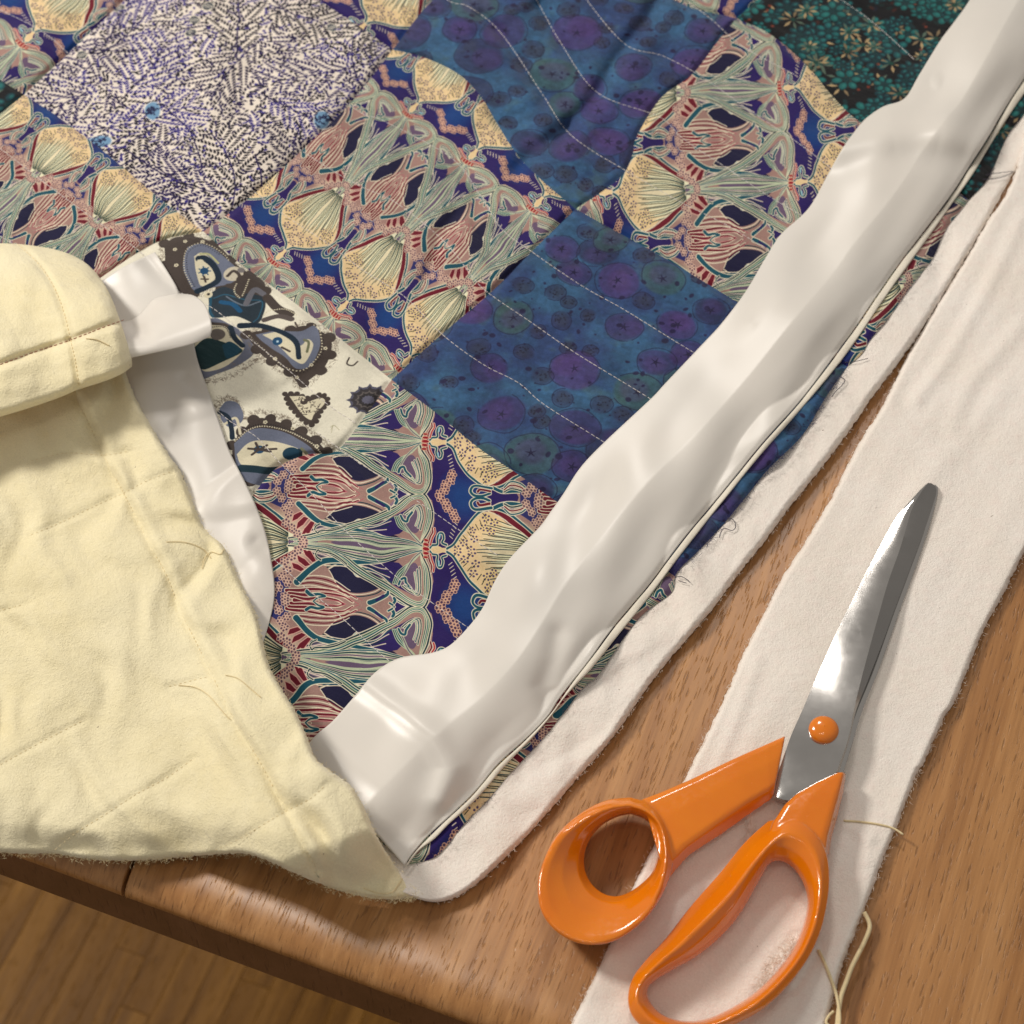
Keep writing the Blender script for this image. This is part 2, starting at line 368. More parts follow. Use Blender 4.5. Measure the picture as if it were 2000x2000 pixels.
def paisley(tf, rect):
    """traced motifs; tf maps photograph-trace points to metres on the flat cloth; drawn in cm"""
    x0, y0, x1, y1 = [v * 100 for v in rect]
    cv = Canvas(x0, y0, x1, y1, 96, c8(250, 246, 226)); rg = np.random.RandomState(9)
    T = lambda pts: [tuple(100 * c for c in tf(*p)) for p in pts]
    z4 = lambda *xy: T([(xy[i] * .3623, 400 + xy[i + 1] * .3623) for i in range(0, len(xy), 2)])
    BR, LB, BK, NB, PB, WH = c8(72, 62, 58), c8(112, 120, 142), c8(30, 27, 30), c8(12, 38, 58), c8(20, 74, 116), c8(232, 224, 196)
    def beads(pts, n, col, r):
        P = spline(pts, 20); d = np.r_[0, np.cumsum(np.hypot(*np.diff(P, axis=0).T))]
        for i in range(n):
            s = d[-1] * (i + .5) / n; cv.dot((np.interp(s, d, P[:, 0]), np.interp(s, d, P[:, 1])), r, col, 1, .6, i)
    def halo(pts, sc=0.0):
        P = spline(list(pts) + [pts[0]], 14); c = P.mean(0)
        for p in P:
            for k in range(3):
                v = (p - c); v = v / (np.hypot(*v) + 1e-6)
                o = p + v * rg.uniform(.0, .28) + rg.randn(2) * .04
                cv.stroke([o, o + rg.randn(2) * .05, o + rg.randn(2) * .07], .016, c8(126, 112, 98), al=.75)
    def scal(pts, col, amp=.10, n=11):
        P = spline(list(pts) + [pts[0]], 10); d = np.r_[0, np.cumsum(np.hypot(*np.diff(P, axis=0).T))]
        for i in range(n):
            s = d[-1] * i / n; cv.dot((np.interp(s, d, P[:, 0]), np.interp(s, d, P[:, 1])), amp * 2.6, col)
        cv.poly(pts, col, sm=True)
    def flower(p, R=.1, col=WH):
        for i in range(5): cv.dot((p[0] + R * .7 * math.cos(i * 1.257), p[1] + R * .7 * math.sin(i * 1.257)), R * .45, col)
        cv.dot(p, R * .35, BR)
    # big butterfly-like paisley, upper wing
    o = z4(880, 210, 960, 170, 1090, 180, 1210, 250, 1300, 340, 1420, 420, 1400, 520, 1250, 480, 1180, 440, 1060, 470, 960, 470, 900, 380, 890, 300)
    halo(o); scal(o, BR)
    cv.poly(z4(1010, 230, 1090, 215, 1200, 270, 1290, 360, 1250, 420, 1160, 440, 1060, 460, 1010, 400, 985, 320), LB, sm=True)
    beads(z4(1040, 440, 1000, 370, 990, 300, 1010, 240, 1090, 210, 1200, 260, 1240, 300), 34, WH, .042); beads(z4(1055, 440, 1015, 370, 1003, 300, 1022, 250, 1090, 222, 1190, 270), 30, BK, .035)
    cv.poly(z4(1045, 280, 1090, 262, 1150, 300, 1180, 370, 1130, 420, 1085, 430, 1060, 370), WH, sm=True)
    cv.stroke(z4(1070, 290, 1110, 290, 1160, 330, 1180, 400, 1120, 440, 1070, 460), .30, NB); cv.stroke(z4(1080, 268, 1130, 270, 1180, 310), .09, c8(190, 190, 140))
    cv.poly(z4(1062, 295, 1100, 300, 1150, 380, 1100, 410, 1075, 370), WH, sm=True)
    cv.dot(z4(1104, 352)[0], .19, PB); cv.dot(z4(1106, 352)[0], .05, c8(190, 220, 240))
    for k in range(7):
        t = k * .9; c = z4(1104, 352)[0]; cv.stroke([c, (c[0] + .28 * math.cos(t), c[1] + .26 * math.sin(t))], .06, PB)
    cv.stroke(z4(1100, 380, 1112, 410), .10, BR); cv.stroke(z4(1085, 395, 1125, 395), .08, BR)
    for p in ((940, 240), (950, 328), (1092, 200), (1000, 196)): flower(z4(*p)[0], .09)
    # body
    cv.poly(z4(1130, 480, 1210, 440, 1300, 470, 1420, 500, 1420, 600, 1380, 640, 1280, 600, 1150, 600), c8(36, 52, 66), sm=True)
    cv.stroke(z4(1145, 490, 1140, 560, 1160, 600), .13, c8(22, 82, 110)); cv.stroke(z4(1200, 520, 1260, 530, 1300, 570), .22, c8(14, 84, 130)); cv.stroke(z4(1230, 490, 1320, 540, 1400, 520), .07, c8(110, 124, 140))
    cv.stroke(z4(1160, 500, 1230, 480, 1330, 510, 1410, 520, 1400, 600, 1370, 630), .06, c8(34, 92, 120))
    cv.dot(z4(1130, 480)[0], .2, WH); cv.dot(z4(1132, 478)[0], .07, BK)
    # brown curls
    cv.dot(z4(1260, 370)[0], .42, c8(214, 206, 184)); cv.stroke(z4(1230, 380, 1260, 355, 1290, 380, 1280, 420, 1230, 430), .14, BR); cv.dot(z4(1300, 352)[0], .16, c8(130, 124, 124))
    cv.stroke(z4(1300, 400, 1330, 420, 1300, 480), .42, BR); beads(z4(1280, 420, 1270, 460, 1300, 500), 9, WH, .045); beads(z4(1340, 400, 1330, 440, 1310, 490), 9, WH, .045)
    cv.stroke(z4(1420, 480, 1370, 460, 1330, 530), .26, c8(112, 112, 122)); cv.stroke(z4(1440, 500, 1500, 560, 1560, 590), .42, BR); beads(z4(1420, 600, 1450, 570, 1530, 560, 1600, 600), 18, WH, .045)
    cv.stroke(z4(1430, 620, 1500, 600, 1570, 620), .26, c8(92, 82, 80)); cv.stroke(z4(1560, 680, 1600, 670, 1590, 640), .08, BR)
    # left lower wing
    cv.poly(z4(1040, 700, 1150, 610, 1240, 640, 1330, 700, 1370, 790, 1300, 860, 1180, 910, 1080, 940, 1040, 860), c8(110, 116, 136), sm=True)
    cv.poly(z4(1050, 740, 1140, 650, 1230, 660, 1320, 760, 1240, 860, 1120, 900, 1070, 860), WH, sm=True)
    cv.poly(z4(1050, 770, 1120, 720, 1230, 750, 1310, 790, 1200, 850, 1100, 890, 1060, 850), c8(14, 52, 58), sm=True)
    cv.poly(z4(1200, 760, 1245, 740, 1300, 785, 1230, 830), c8(16, 70, 92), sm=True)
    cv.stroke(z4(1150, 640, 1230, 650, 1260, 700), .16, BR); beads(z4(1150, 660, 1220, 660, 1250, 720), 14, BK, .04); cv.dot(z4(1180, 700)[0], .32, c8(112, 104, 100)); cv.stroke(z4(1250, 660, 1270, 720, 1310, 760), .24, NB)
    halo(z4(1100, 950, 1200, 935, 1300, 890, 1370, 840))
    # right wing
    o = z4(1330, 700, 1400, 680, 1520, 690, 1640, 660, 1760, 700, 1790, 760, 1740, 880, 1620, 960, 1560, 900, 1480, 850, 1400, 800)
    halo(o); scal(o, BR)
    cv.poly(z4(1380, 700, 1500, 680, 1620, 690, 1700, 660, 1730, 740, 1680, 860, 1600, 880, 1540, 820, 1440, 760), LB, sm=True)
    beads(z4(1340, 700, 1430, 790, 1560, 880, 1650, 880, 1730, 790, 1730, 690, 1690, 650), 40, WH, .045); beads(z4(1350, 712, 1440, 802, 1560, 892, 1660, 890, 1742, 790, 1742, 690), 36, BK, .035)
    cv.poly(z4(1420, 700, 1520, 690, 1610, 760, 1660, 730, 1690, 760, 1640, 850, 1580, 830, 1500, 760), WH, sm=True)
    cv.stroke(z4(1300, 650, 1400, 650, 1500, 680, 1590, 740, 1610, 820), .30, NB, .22); cv.stroke(z4(1640, 735, 1665, 745, 1655, 790), .12, c8(120, 124, 96))
    cv.dot(z4(1495, 738)[0], .22, PB); cv.dot(z4(1495, 740)[0], .06, c8(190, 220, 240)); cv.stroke(z4(1520, 770, 1560, 790), .1, BR)
    for p in ((1485, 828), (1680, 860), (1755, 770), (1600, 926)): flower(z4(*p)[0], .085)
    # small trefoil
    o = z4(1535, 1020, 1600, 1015, 1660, 1040, 1740, 1020, 1780, 1060, 1740, 1110, 1700, 1180, 1660, 1175, 1600, 1120, 1560, 1080)
    scal(o, BR, .05, 22); cv.poly(z4(1560, 1030, 1640, 1030, 1660, 1060, 1740, 1040, 1760, 1070, 1700, 1130, 1680, 1160, 1620, 1110), WH, sm=True)
    for k in range(60): p = z4(1600 + rg.rand() * 140, 1040 + rg.rand() * 90)[0]; cv.stroke([p, (p[0] + rg.randn() * .07, p[1] + rg.randn() * .07)], .035, BR)
    cv.dot(z4(1640, 1060)[0], .16, BR); cv.dot(z4(1635, 1052)[0], .05, WH)
    # side rosette cut by the seam
    for r, c in ((.92, c8(92, 92, 112)), (.78, c8(60, 56, 60)), (.56, c8(104, 98, 96)), (.46, c8(48, 44, 48)), (.28, c8(100, 100, 120))):
        cc = z4(1990, 1050)[0]
        for i in range(12):
            t = i * .5236; d = np.array([math.cos(t), math.sin(t)]); nn = np.array([-d[1], d[0]]) * .28 * r
            cv.poly([np.array(cc) + d * r * .5 + nn, np.array(cc) + d * r * .98, np.array(cc) + d * r * .5 - nn], c)
        cv.dot(cc, r * .8, c)
    cv.stroke(z4(1880, 820, 1870, 850, 1900, 860, 1925, 840), .07, BR)
    # lower paisley
    o = z4(1180, 1110, 1210, 1060, 1270, 1060, 1310, 1110, 1320, 1160, 1400, 1130, 1500, 1150, 1560, 1170, 1660, 1220, 1740, 1290, 1780, 1340, 1760, 1520, 1500, 1560, 1300, 1480, 1230, 1300)
    halo(o); cv.poly(z4(1180, 1100, 1220, 1060, 1280, 1070, 1310, 1120, 1300, 1170, 1240, 1200, 1190, 1160), LB, sm=True)
    scal(z4(1300, 1220, 1380, 1150, 1480, 1160, 1600, 1200, 1720, 1290, 1770, 1380, 1740, 1480, 1500, 1520, 1300, 1460, 1250, 1300), BR, .1, 16)
    cv.poly(z4(1260, 1280, 1330, 1220, 1430, 1200, 1560, 1230, 1680, 1320, 1710, 1400, 1640, 1480, 1450, 1520, 1290, 1460), LB, sm=True)
    beads(z4(1260, 1270, 1340, 1210, 1440, 1190, 1570, 1220, 1680, 1290, 1740, 1360), 44, WH, .045); beads(z4(1260, 1256, 1340, 1198, 1440, 1178, 1570, 1208, 1690, 1280), 36, BK, .035)
    cv.poly(z4(1275, 1340, 1340, 1280, 1430, 1265, 1560, 1290, 1640, 1340, 1650, 1400, 1560, 1440, 1400, 1440, 1300, 1400), WH, sm=True)
    cv.stroke(z4(1600, 1330, 1590, 1390, 1480, 1430, 1300, 1420), .38, c8(10, 48, 62)); cv.dot(z4(1565, 1335)[0], .33, c8(14, 60, 84)); cv.stroke(z4(1620, 1310, 1650, 1350, 1630, 1400), .12, c8(120, 122, 98))
    cv.dot(z4(1400, 1315)[0], .22, PB); cv.dot(z4(1408, 1308)[0], .06, c8(190, 220, 240))
    for a, b in ((1340, 1310), (1360, 1345), (1440, 1290), (1460, 1325), (1490, 1310), (1380, 1280)): cv.stroke(z4(1400, 1315, a, b), .11, BR)
    for p in ((1430, 1168), (1585, 1200), (1700, 1300)): flower(z4(*p)[0], .09)
    cv.stroke(z4(1210, 1180, 1270, 1150, 1290, 1230), .12, WH); cv.stroke(z4(1180, 1120, 1230, 1150, 1250, 1250), .2, NB)
    for k in range(3): cv.stroke(z4(1780, 1200 + 14 * k, 1800, 1190, 1825, 1215), .02, c8(190, 184, 150))
    return cv.img
# ------------------------------------------------------------------ object helpers
C = scene.collection
def tag(o, label=None, cat=None, group=None, kind=None):
    for k, v in (('label', label), ('category', cat), ('group', group), ('kind', kind)):
        if v: o[k] = v
    return o
def thing(name, loc, **k):
    o = bpy.data.objects.new(name, None); C.objects.link(o); o.location = loc; o.empty_display_size = .01
    return tag(o, **k)
def origin_of(p):
    v = Vector((0, 0, 0))
    while p is not None: v += p.location; p = p.parent
    return v
def link(name, me, mat, parent=None, smooth=True):
    """me is in world coordinates; it is shifted so that it can hang under its parent"""
    if parent is not None: me.transform(Matrix.Translation(-origin_of(parent)))
    o = bpy.data.objects.new(name, me); C.objects.link(o)
    if parent is not None: o.parent = parent
    me.materials.append(mat)
    if smooth: me.polygons.foreach_set('use_smooth', [True] * len(me.polygons))
    return o
def resample(P, t):
    P = spline(P, 6) if len(P) > 2 else np.asarray(P, float)
    d = poly_len(P); return np.stack([np.interp(np.asarray(t) * d[-1], d, P[:, 0]), np.interp(np.asarray(t) * d[-1], d, P[:, 1])], 1)
def coons(top, bot, lef, rig, us, vs):
    """top/bot run left to right, lef/rig top to bottom (traced points); returns px, py of a (len(vs), len(us)) grid"""
    T, B, L, Q = resample(top, us), resample(bot, us), resample(lef, vs), resample(rig, vs)
    u = us[None, :, None]; v = vs[:, None, None]
    G = (1 - v) * T[None] + v * B[None] + (1 - u) * L[:, None] + u * Q[:, None] - ((1 - u) * (1 - v) * T[0] + u * (1 - v) * T[-1] + (1 - u) * v * B[0] + u * v * B[-1])
    return G[..., 0], G[..., 1]
def rows(V, name='m'):
    """grid of world points (nv, nu, 3) -> mesh"""
    nv, nu = V.shape[:2]; me = bpy.data.meshes.new(name)
    i = np.arange(nv * nu).reshape(nv, nu)
    F = np.stack([i[1:, :-1], i[1:, 1:], i[:-1, 1:], i[:-1, :-1]], -1).reshape(-1, 4)
    me.vertices.add(nv * nu); me.vertices.foreach_set('co', V.reshape(-1))
    me.loops.add(F.size); me.loops.foreach_set('vertex_index', F.reshape(-1))
    me.polygons.add(len(F)); me.polygons.foreach_set('loop_start', np.arange(0, F.size, 4)); me.polygons.foreach_set('loop_total', np.full(len(F), 4))
    me.update(calc_edges=True); me['_f'] = 0; return me, F
def cloth(name, parent, px, py, z, mat, uv=None, thick=0.0):
    V = PW(px, py, z); me, F = rows(V)
    n = np.cross(V[0, 1] - V[0, 0], V[1, 0] - V[0, 0])[2]
    U = PW(px, py, .007)[..., :2].reshape(-1, 2)
    if uv is not None: U = uv(U)
    l = me.uv_layers.new(name='UVMap'); l.data.foreach_set('uv', U[F.reshape(-1)].reshape(-1))
    if n > 0: me.flip_normals()
    del me['_f']
    o = link(name, me, mat, parent)
    if thick:
        m = o.modifiers.new('thickness', 'SOLIDIFY'); m.thickness = thick; m.offset = -1
    return o
def rim(n, w=.05):
    """0..1 parameters crowded at both ends so that a rolled rim is smooth"""
    t = np.linspace(0, 1, n); e = w * np.linspace(0, 1, 9)[:-1] ** 2
    return np.unique(np.r_[e, np.linspace(w, 1 - w, n), 1 - e])
def drop(d, w):
    """quarter-round fall of a rolled edge: 1 inside, 0 on the rim (d, w in the same unit)"""
    x = np.clip(np.asarray(d) / w, 0, 1); return np.sqrt(np.maximum(0, 1 - (1 - x) ** 2))
def swell(px, py, seed, wl, n=9, stretch=1.0, ang=0.0):
    rg = np.random.RandomState(seed); s = 0
    ca, sa = math.cos(ang), math.sin(ang); X = px * ca + py * sa; Y = (-px * sa + py * ca) / stretch
    for i in range(n):
        a = rg.rand() * 6.283; k = 6.283 / (wl * rg.uniform(.6, 1.6)); s = s + np.sin((X * math.cos(a) + Y * math.sin(a)) * k + rg.rand() * 6.283)
    return s / math.sqrt(n)
def dist(px, py, P):
    P = np.asarray(P, float); D = np.full(np.shape(px), 1e9)
    for a, b in zip(P[:-1], P[1:]):
        d = b - a; L = d @ d + 1e-9; t = np.clip(((px - a[0]) * d[0] + (py - a[1]) * d[1]) / L, 0, 1)
        D = np.minimum(D, np.hypot(px - a[0] - t * d[0], py - a[1] - t * d[1]))
    return D
def sstep(x, a, b):
    t = np.clip((x - a) / (b - a), 0, 1); return t * t * (3 - 2 * t)
def tube(bm, pts, r, sides=5, cap=True, r1=None):
    pts = [Vector(p) for p in pts]; n = len(pts); ringp = None
    for i, p in enumerate(pts):
        d = (pts[min(i + 1, n - 1)] - pts[max(i - 1, 0)]).normalized()
        a = d.cross(Vector((0, 0, 1))); a = a.normalized() if a.length > 1e-6 else Vector((1, 0, 0)); b = d.cross(a)
        rr = r if r1 is None else r + (r1 - r) * i / (n - 1)
        ring = [bm.verts.new(p + (a * math.cos(6.2832 * k / sides) + b * math.sin(6.2832 * k / sides)) * rr) for k in range(sides)]
        if ringp:
            for k in range(sides): bm.faces.new((ringp[k], ringp[(k + 1) % sides], ring[(k + 1) % sides], ring[k]))
        elif cap: bm.faces.new(ring[::-1])
        ringp = ring
    if cap: bm.faces.new(ringp)
def bmobj(name, bm, mat, parent=None, smooth=True):
    me = bpy.data.meshes.new(name); bm.normal_update(); bm.to_mesh(me); bm.free(); return link(name, me, mat, parent, smooth)

# ------------------------------------------------------------------ materials
def srgb(r, g, b):
    f = lambda c: c / 12.92 if c <= .04045 else ((c + .055) / 1.055) ** 2.4
    return (f(r / 255), f(g / 255), f(b / 255), 1)
class NT:
    def __init__(s, name):
        s.m = bpy.data.materials.new(name); s.m.use_nodes = True; s.t = s.m.node_tree; s.b = s.t.nodes['Principled BSDF']
    def n(s, t, **k):
        o = s.t.nodes.new(t)
        for a, v in k.items():
            if a.startswith('i_'): o.inputs[a[2:].replace('_', ' ')].default_value = v
            else: setattr(o, a, v)
        return o
    def l(s, a, b): s.t.links.new(a, b)
    def coord(s, scale=(1, 1, 1), rot=0.0, src='pos', rnd=False):
        if src == 'pos': c = s.n('ShaderNodeNewGeometry').outputs['Position']
        else: c = s.n('ShaderNodeTexCoord').outputs['UV']
        if rnd:
            oi = s.n('ShaderNodeObjectInfo'); mu = s.n('ShaderNodeVectorMath', operation='SCALE'); s.l(oi.outputs['Random'], mu.inputs['Scale']); mu.inputs[0].default_value = (.7, 1.3, 3.1)
            ad = s.n('ShaderNodeVectorMath'); s.l(c, ad.inputs[0]); s.l(mu.outputs[0], ad.inputs[1]); c = ad.outputs[0]
        r = s.n('ShaderNodeVectorRotate', rotation_type='Z_AXIS'); r.inputs['Angle'].default_value = rot; s.l(c, r.inputs['Vector'])
        v = s.n('ShaderNodeVectorMath', operation='MULTIPLY'); v.inputs[1].default_value = scale; s.l(r.outputs[0], v.inputs[0]); return v.outputs[0]
    def noise(s, co, scale, detail=4, rough=.55, dist=0.0):
        n = s.n('ShaderNodeTexNoise', i_Scale=scale, i_Detail=detail, i_Roughness=rough, i_Distortion=dist); s.l(co, n.inputs['Vector']); return n.outputs['Fac']
    def ramp(s, fac, *stops):
        r = s.n('ShaderNodeValToRGB'); e = r.color_ramp.elements
        while len(e) < len(stops): e.new(.5)
        for x, (p, c) in zip(e, stops): x.position = p; x.color = c if len(c) == 4 else (*c, 1)
        s.l(fac, r.inputs[0]); return r.outputs[0]
    def mix(s, f, a, b, mode='MIX'):
        m = s.n('ShaderNodeMix', data_type='RGBA', blend_type=mode); m.clamp_factor = True
        for i, v in ((0, f), (6, a), (7, b)):
            if hasattr(v, 'links'): s.l(v, m.inputs[i])
            else: m.inputs[i].default_value = v
        return m.outputs[2]
    def bump(s, h, strength, distance, prev=None):
        b = s.n('ShaderNodeBump', i_Strength=strength, i_Distance=distance); s.l(h, b.inputs['Height'])
        if prev is not None: s.l(prev, b.inputs['Normal'])
        s.l(b.outputs[0], s.b.inputs['Normal']); return b.outputs[0]
    def set(s, **k):
        for a, v in k.items(): s.b.inputs[a.replace('_', ' ')].default_value = v
        return s
def print_image(name, arr, gain=.90):
    h, w = arr.shape[:2]; im = bpy.data.images.new(name, w, h)
    a = np.ones((h, w, 4), np.float32); a[..., :3] = np.clip(arr * gain, 0, 1); im.pixels.foreach_set(a.reshape(-1)); im.update(); im.pack(); return im
def punch(a, k=1.22, sat=1.22):
    """stronger dyes: more contrast and saturation"""
    g = a.mean(-1, keepdims=True); a = g + (a - g) * sat; return np.clip((a - .5) * k + .47, .02, .97)
def fabric(name, im, warp=(.02, .02, 0)):
    m = NT(name); tx = m.n('ShaderNodeTexImage', image=im, extension='REPEAT', interpolation='Cubic')
    c = m.coord(src='uv'); p = m.coord()
    wn = m.n('ShaderNodeTexNoise', i_Scale=34.0, i_Detail=2.0); m.l(p, wn.inputs['Vector'])      # the cloth's own slight pull and skew
    sb = m.n('ShaderNodeVectorMath', operation='SUBTRACT'); m.l(wn.outputs['Color'], sb.inputs[0]); sb.inputs[1].default_value = (.5, .5, .5)
    ml = m.n('ShaderNodeVectorMath', operation='MULTIPLY'); m.l(sb.outputs[0], ml.inputs[0]); ml.inputs[1].default_value = warp
    ad = m.n('ShaderNodeVectorMath'); m.l(c, ad.inputs[0]); m.l(ml.outputs[0], ad.inputs[1]); m.l(ad.outputs[0], tx.inputs[0])
    n1 = m.noise(p, 60, 4); n2 = m.noise(p, 1700, 2)
    col = m.mix(.5, tx.outputs[0], m.ramp(n1, (.3, (.86, .86, .86)), (.7, (1.08, 1.07, 1.05))), 'MULTIPLY')
    col = m.mix(.45, col, m.ramp(n2, (.25, (.72, .72, .72)), (.75, (1.12, 1.12, 1.12))), 'MULTIPLY')
    m.l(col, m.b.inputs['Base Color']); m.set(Roughness=.82, Sheen_Weight=.12, Sheen_Roughness=.5, Specular_IOR_Level=.25)
    b = m.bump(n2, .35, .0002); m.bump(m.noise(m.coord((1, 2.4, 1), .6), 90, 5), .55, .0016, b); return m.m
def flannel(name, c0, c1, blotch, fib=.0005, folds=.0022, rot=-.5, gl=.35, st=.33):
    m = NT(name); p = m.coord(); n0 = m.noise(p, 22, 5, .6); n1 = m.noise(p, 240, 4, .65); n2 = m.noise(p, 1300, 3, .7)
    col = m.mix(m.ramp(n0, (.35, (0, 0, 0)), (.66, (1, 1, 1))), c0, c1)
    col = m.mix(m.ramp(n1, (.46, (0, 0, 0)), (.72, (gl, gl, gl))), col, blotch)
    col = m.mix(.35, col, m.ramp(n2, (.3, (.8, .8, .78)), (.7, (1.08, 1.08, 1.08))), 'MULTIPLY')
    sp = m.noise(p, 520, 1); col = m.mix(m.ramp(sp, (.80, (0, 0, 0)), (.83, (.7, .7, .7))), col, srgb(120, 100, 80))
    m.l(col, m.b.inputs['Base Color']); m.set(Roughness=.95, Sheen_Weight=.35, Sheen_Roughness=.6, Specular_IOR_Level=.15)
    b = m.bump(n2, .8, fib); b = m.bump(n1, .5, fib * 2.2, b)
    m.bump(m.noise(m.coord((1, st, 1), rot), 55, 4, .5, .6), .65, folds, b); return m.m
def satin_mat():
    m = NT('ivory_satin'); p = m.coord(); n1 = m.noise(p, 14, 3); n2 = m.noise(m.coord((1, .12, 1), .75), 1900, 2)
    col = m.mix(m.ramp(n1, (.35, (0, 0, 0)), (.65, (1, 1, 1))), srgb(223, 218, 210), srgb(215, 211, 204))
    m.l(col, m.b.inputs['Base Color']); m.set(Roughness=.34, Specular_IOR_Level=.5, Anisotropic=.55, Sheen_Weight=.08)
    b = m.bump(n2, .16, .00012); m.bump(m.noise(m.coord((1, 1.7, 1), -.6), 22, 2, .4), .12, .0018, b); return m.m
def plain_cloth(name, col, rough=.8):
    m = NT(name); n = m.noise(m.coord(), 900, 3); m.l(m.mix(.3, col, m.ramp(n, (.3, (.8, .8, .8)), (.7, (1.1, 1.1, 1.1))), 'MULTIPLY'), m.b.inputs['Base Color'])
    m.set(Roughness=rough, Sheen_Weight=.2, Specular_IOR_Level=.25); m.bump(n, .3, .0002); return m.m
# table edge direction in the world
EA, EB = PW(0, 1665, -.012), PW(900, 1998, -.012)
ex = (EB - EA)[:2] / np.hypot(*(EB - EA)[:2]); en = np.array([-ex[1], ex[0]])      # along the edge, away from the viewer
EROT = -math.atan2(ex[1], ex[0])
def wood(name, cs, grain=1.0, rough=.38, pore=(60, 34, 18), fine=1.0):
    m = NT(name)
    c = m.coord((1, .055, .4), EROT, rnd=True); c2 = m.coord((1, .035, .3), EROT, rnd=True); c3 = m.coord((1, .10, .1), EROT, rnd=True)
    n1 = m.noise(c, 75 * grain, 5, .6, 1.2); n2 = m.noise(c2, 900 * grain, 3, .6); n3 = m.noise(c3, 1500 * grain, 1, .4)
    oi = m.n('ShaderNodeObjectInfo')
    col = m.ramp(n1, (.28, srgb(*cs[0])), (.5, srgb(*cs[1])), (.72, srgb(*cs[2])))
    col = m.mix(.6 * fine, col, m.ramp(n2, (.3, (.74, .7, .66)), (.65, (1.08, 1.07, 1.05))), 'MULTIPLY')
    col = m.mix(m.ramp(n3, (.63, (0, 0, 0)), (.72, (.36, .36, .36))), col, srgb(*pore))
    col = m.mix(.8, col, m.ramp(oi.outputs['Random'], (0, (.95, .945, .94)), (1, (1.02, 1.02, 1.02))), 'MULTIPLY')
    m.l(col, m.b.inputs['Base Color']); m.set(Specular_IOR_Level=.42)
    rr = m.n('ShaderNodeMapRange', i_To_Min=rough - .06, i_To_Max=rough + .10); m.l(n1, rr.inputs[0]); m.l(rr.outputs[0], m.b.inputs['Roughness'])
    inv = m.ramp(n3, (.60, (1, 1, 1)), (.72, (0, 0, 0)))
    b = m.bump(n2, .18, .0002); m.bump(inv, .55, .0003, b); return m.m
def plastic():
    m = NT('orange_plastic'); n = m.noise(m.coord(), 40, 3); s2 = m.noise(m.coord(), 700, 3, .7)
    m.l(m.mix(m.ramp(n, (.35, (0, 0, 0)), (.7, (1, 1, 1))), srgb(224, 118, 6), srgb(230, 128, 10)), m.b.inputs['Base Color'])
    r = m.n('ShaderNodeMapRange', i_From_Min=.4, i_From_Max=.75, i_To_Min=.13, i_To_Max=.30); m.l(s2, r.inputs[0]); m.l(r.outputs[0], m.b.inputs['Roughness'])
    m.set(Specular_IOR_Level=.55, Subsurface_Weight=.06, Subsurface_Scale=.002, Coat_Weight=.6, Coat_Roughness=.06); m.bump(s2, .05, .0002); return m.m
def steel(name, v, rough, ang):
    m = NT(name); br = m.noise(m.coord((1, .02, 1), ang), 2600, 3, .6); sm = m.noise(m.coord(), 45, 5, .65)
    m.l(m.mix(.5, (v, v * .975, v * .94, 1), m.ramp(sm, (.35, (.97, .97, .97)), (.7, (1.02, 1.02, 1.02))), 'MULTIPLY'), m.b.inputs['Base Color'])
    r = m.n('ShaderNodeMapRange', i_From_Min=.35, i_From_Max=.75, i_To_Min=rough - .02, i_To_Max=rough + .05); m.l(sm, r.inputs[0]); m.l(r.outputs[0], m.b.inputs['Roughness'])
    m.set(Metallic=1.0, Anisotropic=.3); m.bump(br, .06, .00005); return m.m

M_sat = satin_mat()
M_cream = flannel('cream_cotton_backing', srgb(239, 229, 192), srgb(234, 222, 180), srgb(240, 230, 196), .0005, .0026)
M_wad = flannel('white_wadding', srgb(244, 237, 229), srgb(240, 231, 220), srgb(240, 221, 213), .0004, .0005, 0, .4, 1)
M_hem = plain_cloth('ivory_hem', srgb(222, 215, 200))
M_thr = plain_cloth('white_thread', srgb(214, 208, 206), .6); M_cthr = plain_cloth('cream_thread', srgb(226, 208, 164), .7)
M_dthr = plain_cloth('dark_thread', srgb(72, 66, 80), .7); M_bthr = plain_cloth('blue_fray', srgb(44, 50, 92), .8)
M_table = wood('table_wood', ((146, 100, 58), (170, 122, 74), (188, 140, 90)), 1.0, .36)
M_tedge = wood('table_side_wood', ((104, 72, 44), (116, 80, 50), (126, 88, 58)), .6, .5, fine=.5)
M_floor = wood('oak_floor', ((90, 58, 16), (118, 80, 26), (146, 104, 44)), .55, .4, (60, 38, 18))
M_floor.node_tree.nodes['Principled BSDF'].inputs['Specular IOR Level'].default_value = .15
M_orange = plastic(); M_steel = steel('blade_steel', .56, .11, .32); M_steel2 = steel('blade_bevel_steel', .34, .28, .32)

# ------------------------------------------------------------------ floor, far below the table edge
FZ = -.74
def world_frame(o, x, y, z): return (o[0] + ex[0] * x + en[0] * y, o[1] + ex[1] * x + en[1] * y, z)
def slab(name, o, x0, x1, y0, y1, z0, z1, mat, parent, bev=.0006):
    bm = bmesh.new(); vs = [bm.verts.new(world_frame(o, x, y, z)) for z in (z0, z1) for x, y in ((x0, y0), (x1, y0), (x1, y1), (x0, y1))]
    for f in ((3, 2, 1, 0), (4, 5, 6, 7), (0, 1, 5, 4), (1, 2, 6, 5), (2, 3, 7, 6), (3, 0, 4, 7)): bm.faces.new([vs[i] for i in f])
    bmesh.ops.bevel(bm, geom=bm.edges[:], offset=bev, segments=1, affect='EDGES')
    return bmobj(name, bm, mat, parent, False)
fo = PW(200, 1900, FZ)
floor = thing('floor', (fo[0], fo[1], FZ - .012), kind='structure')
bm = bmesh.new(); vs = [bm.verts.new((x, y, FZ - .012)) for x, y in ((-2, -2), (2, -2), (2, 2), (-2, 2))]; bm.faces.new(vs); bmobj('subfloor', bm, M_floor, floor, False)
rg = random.Random(7)
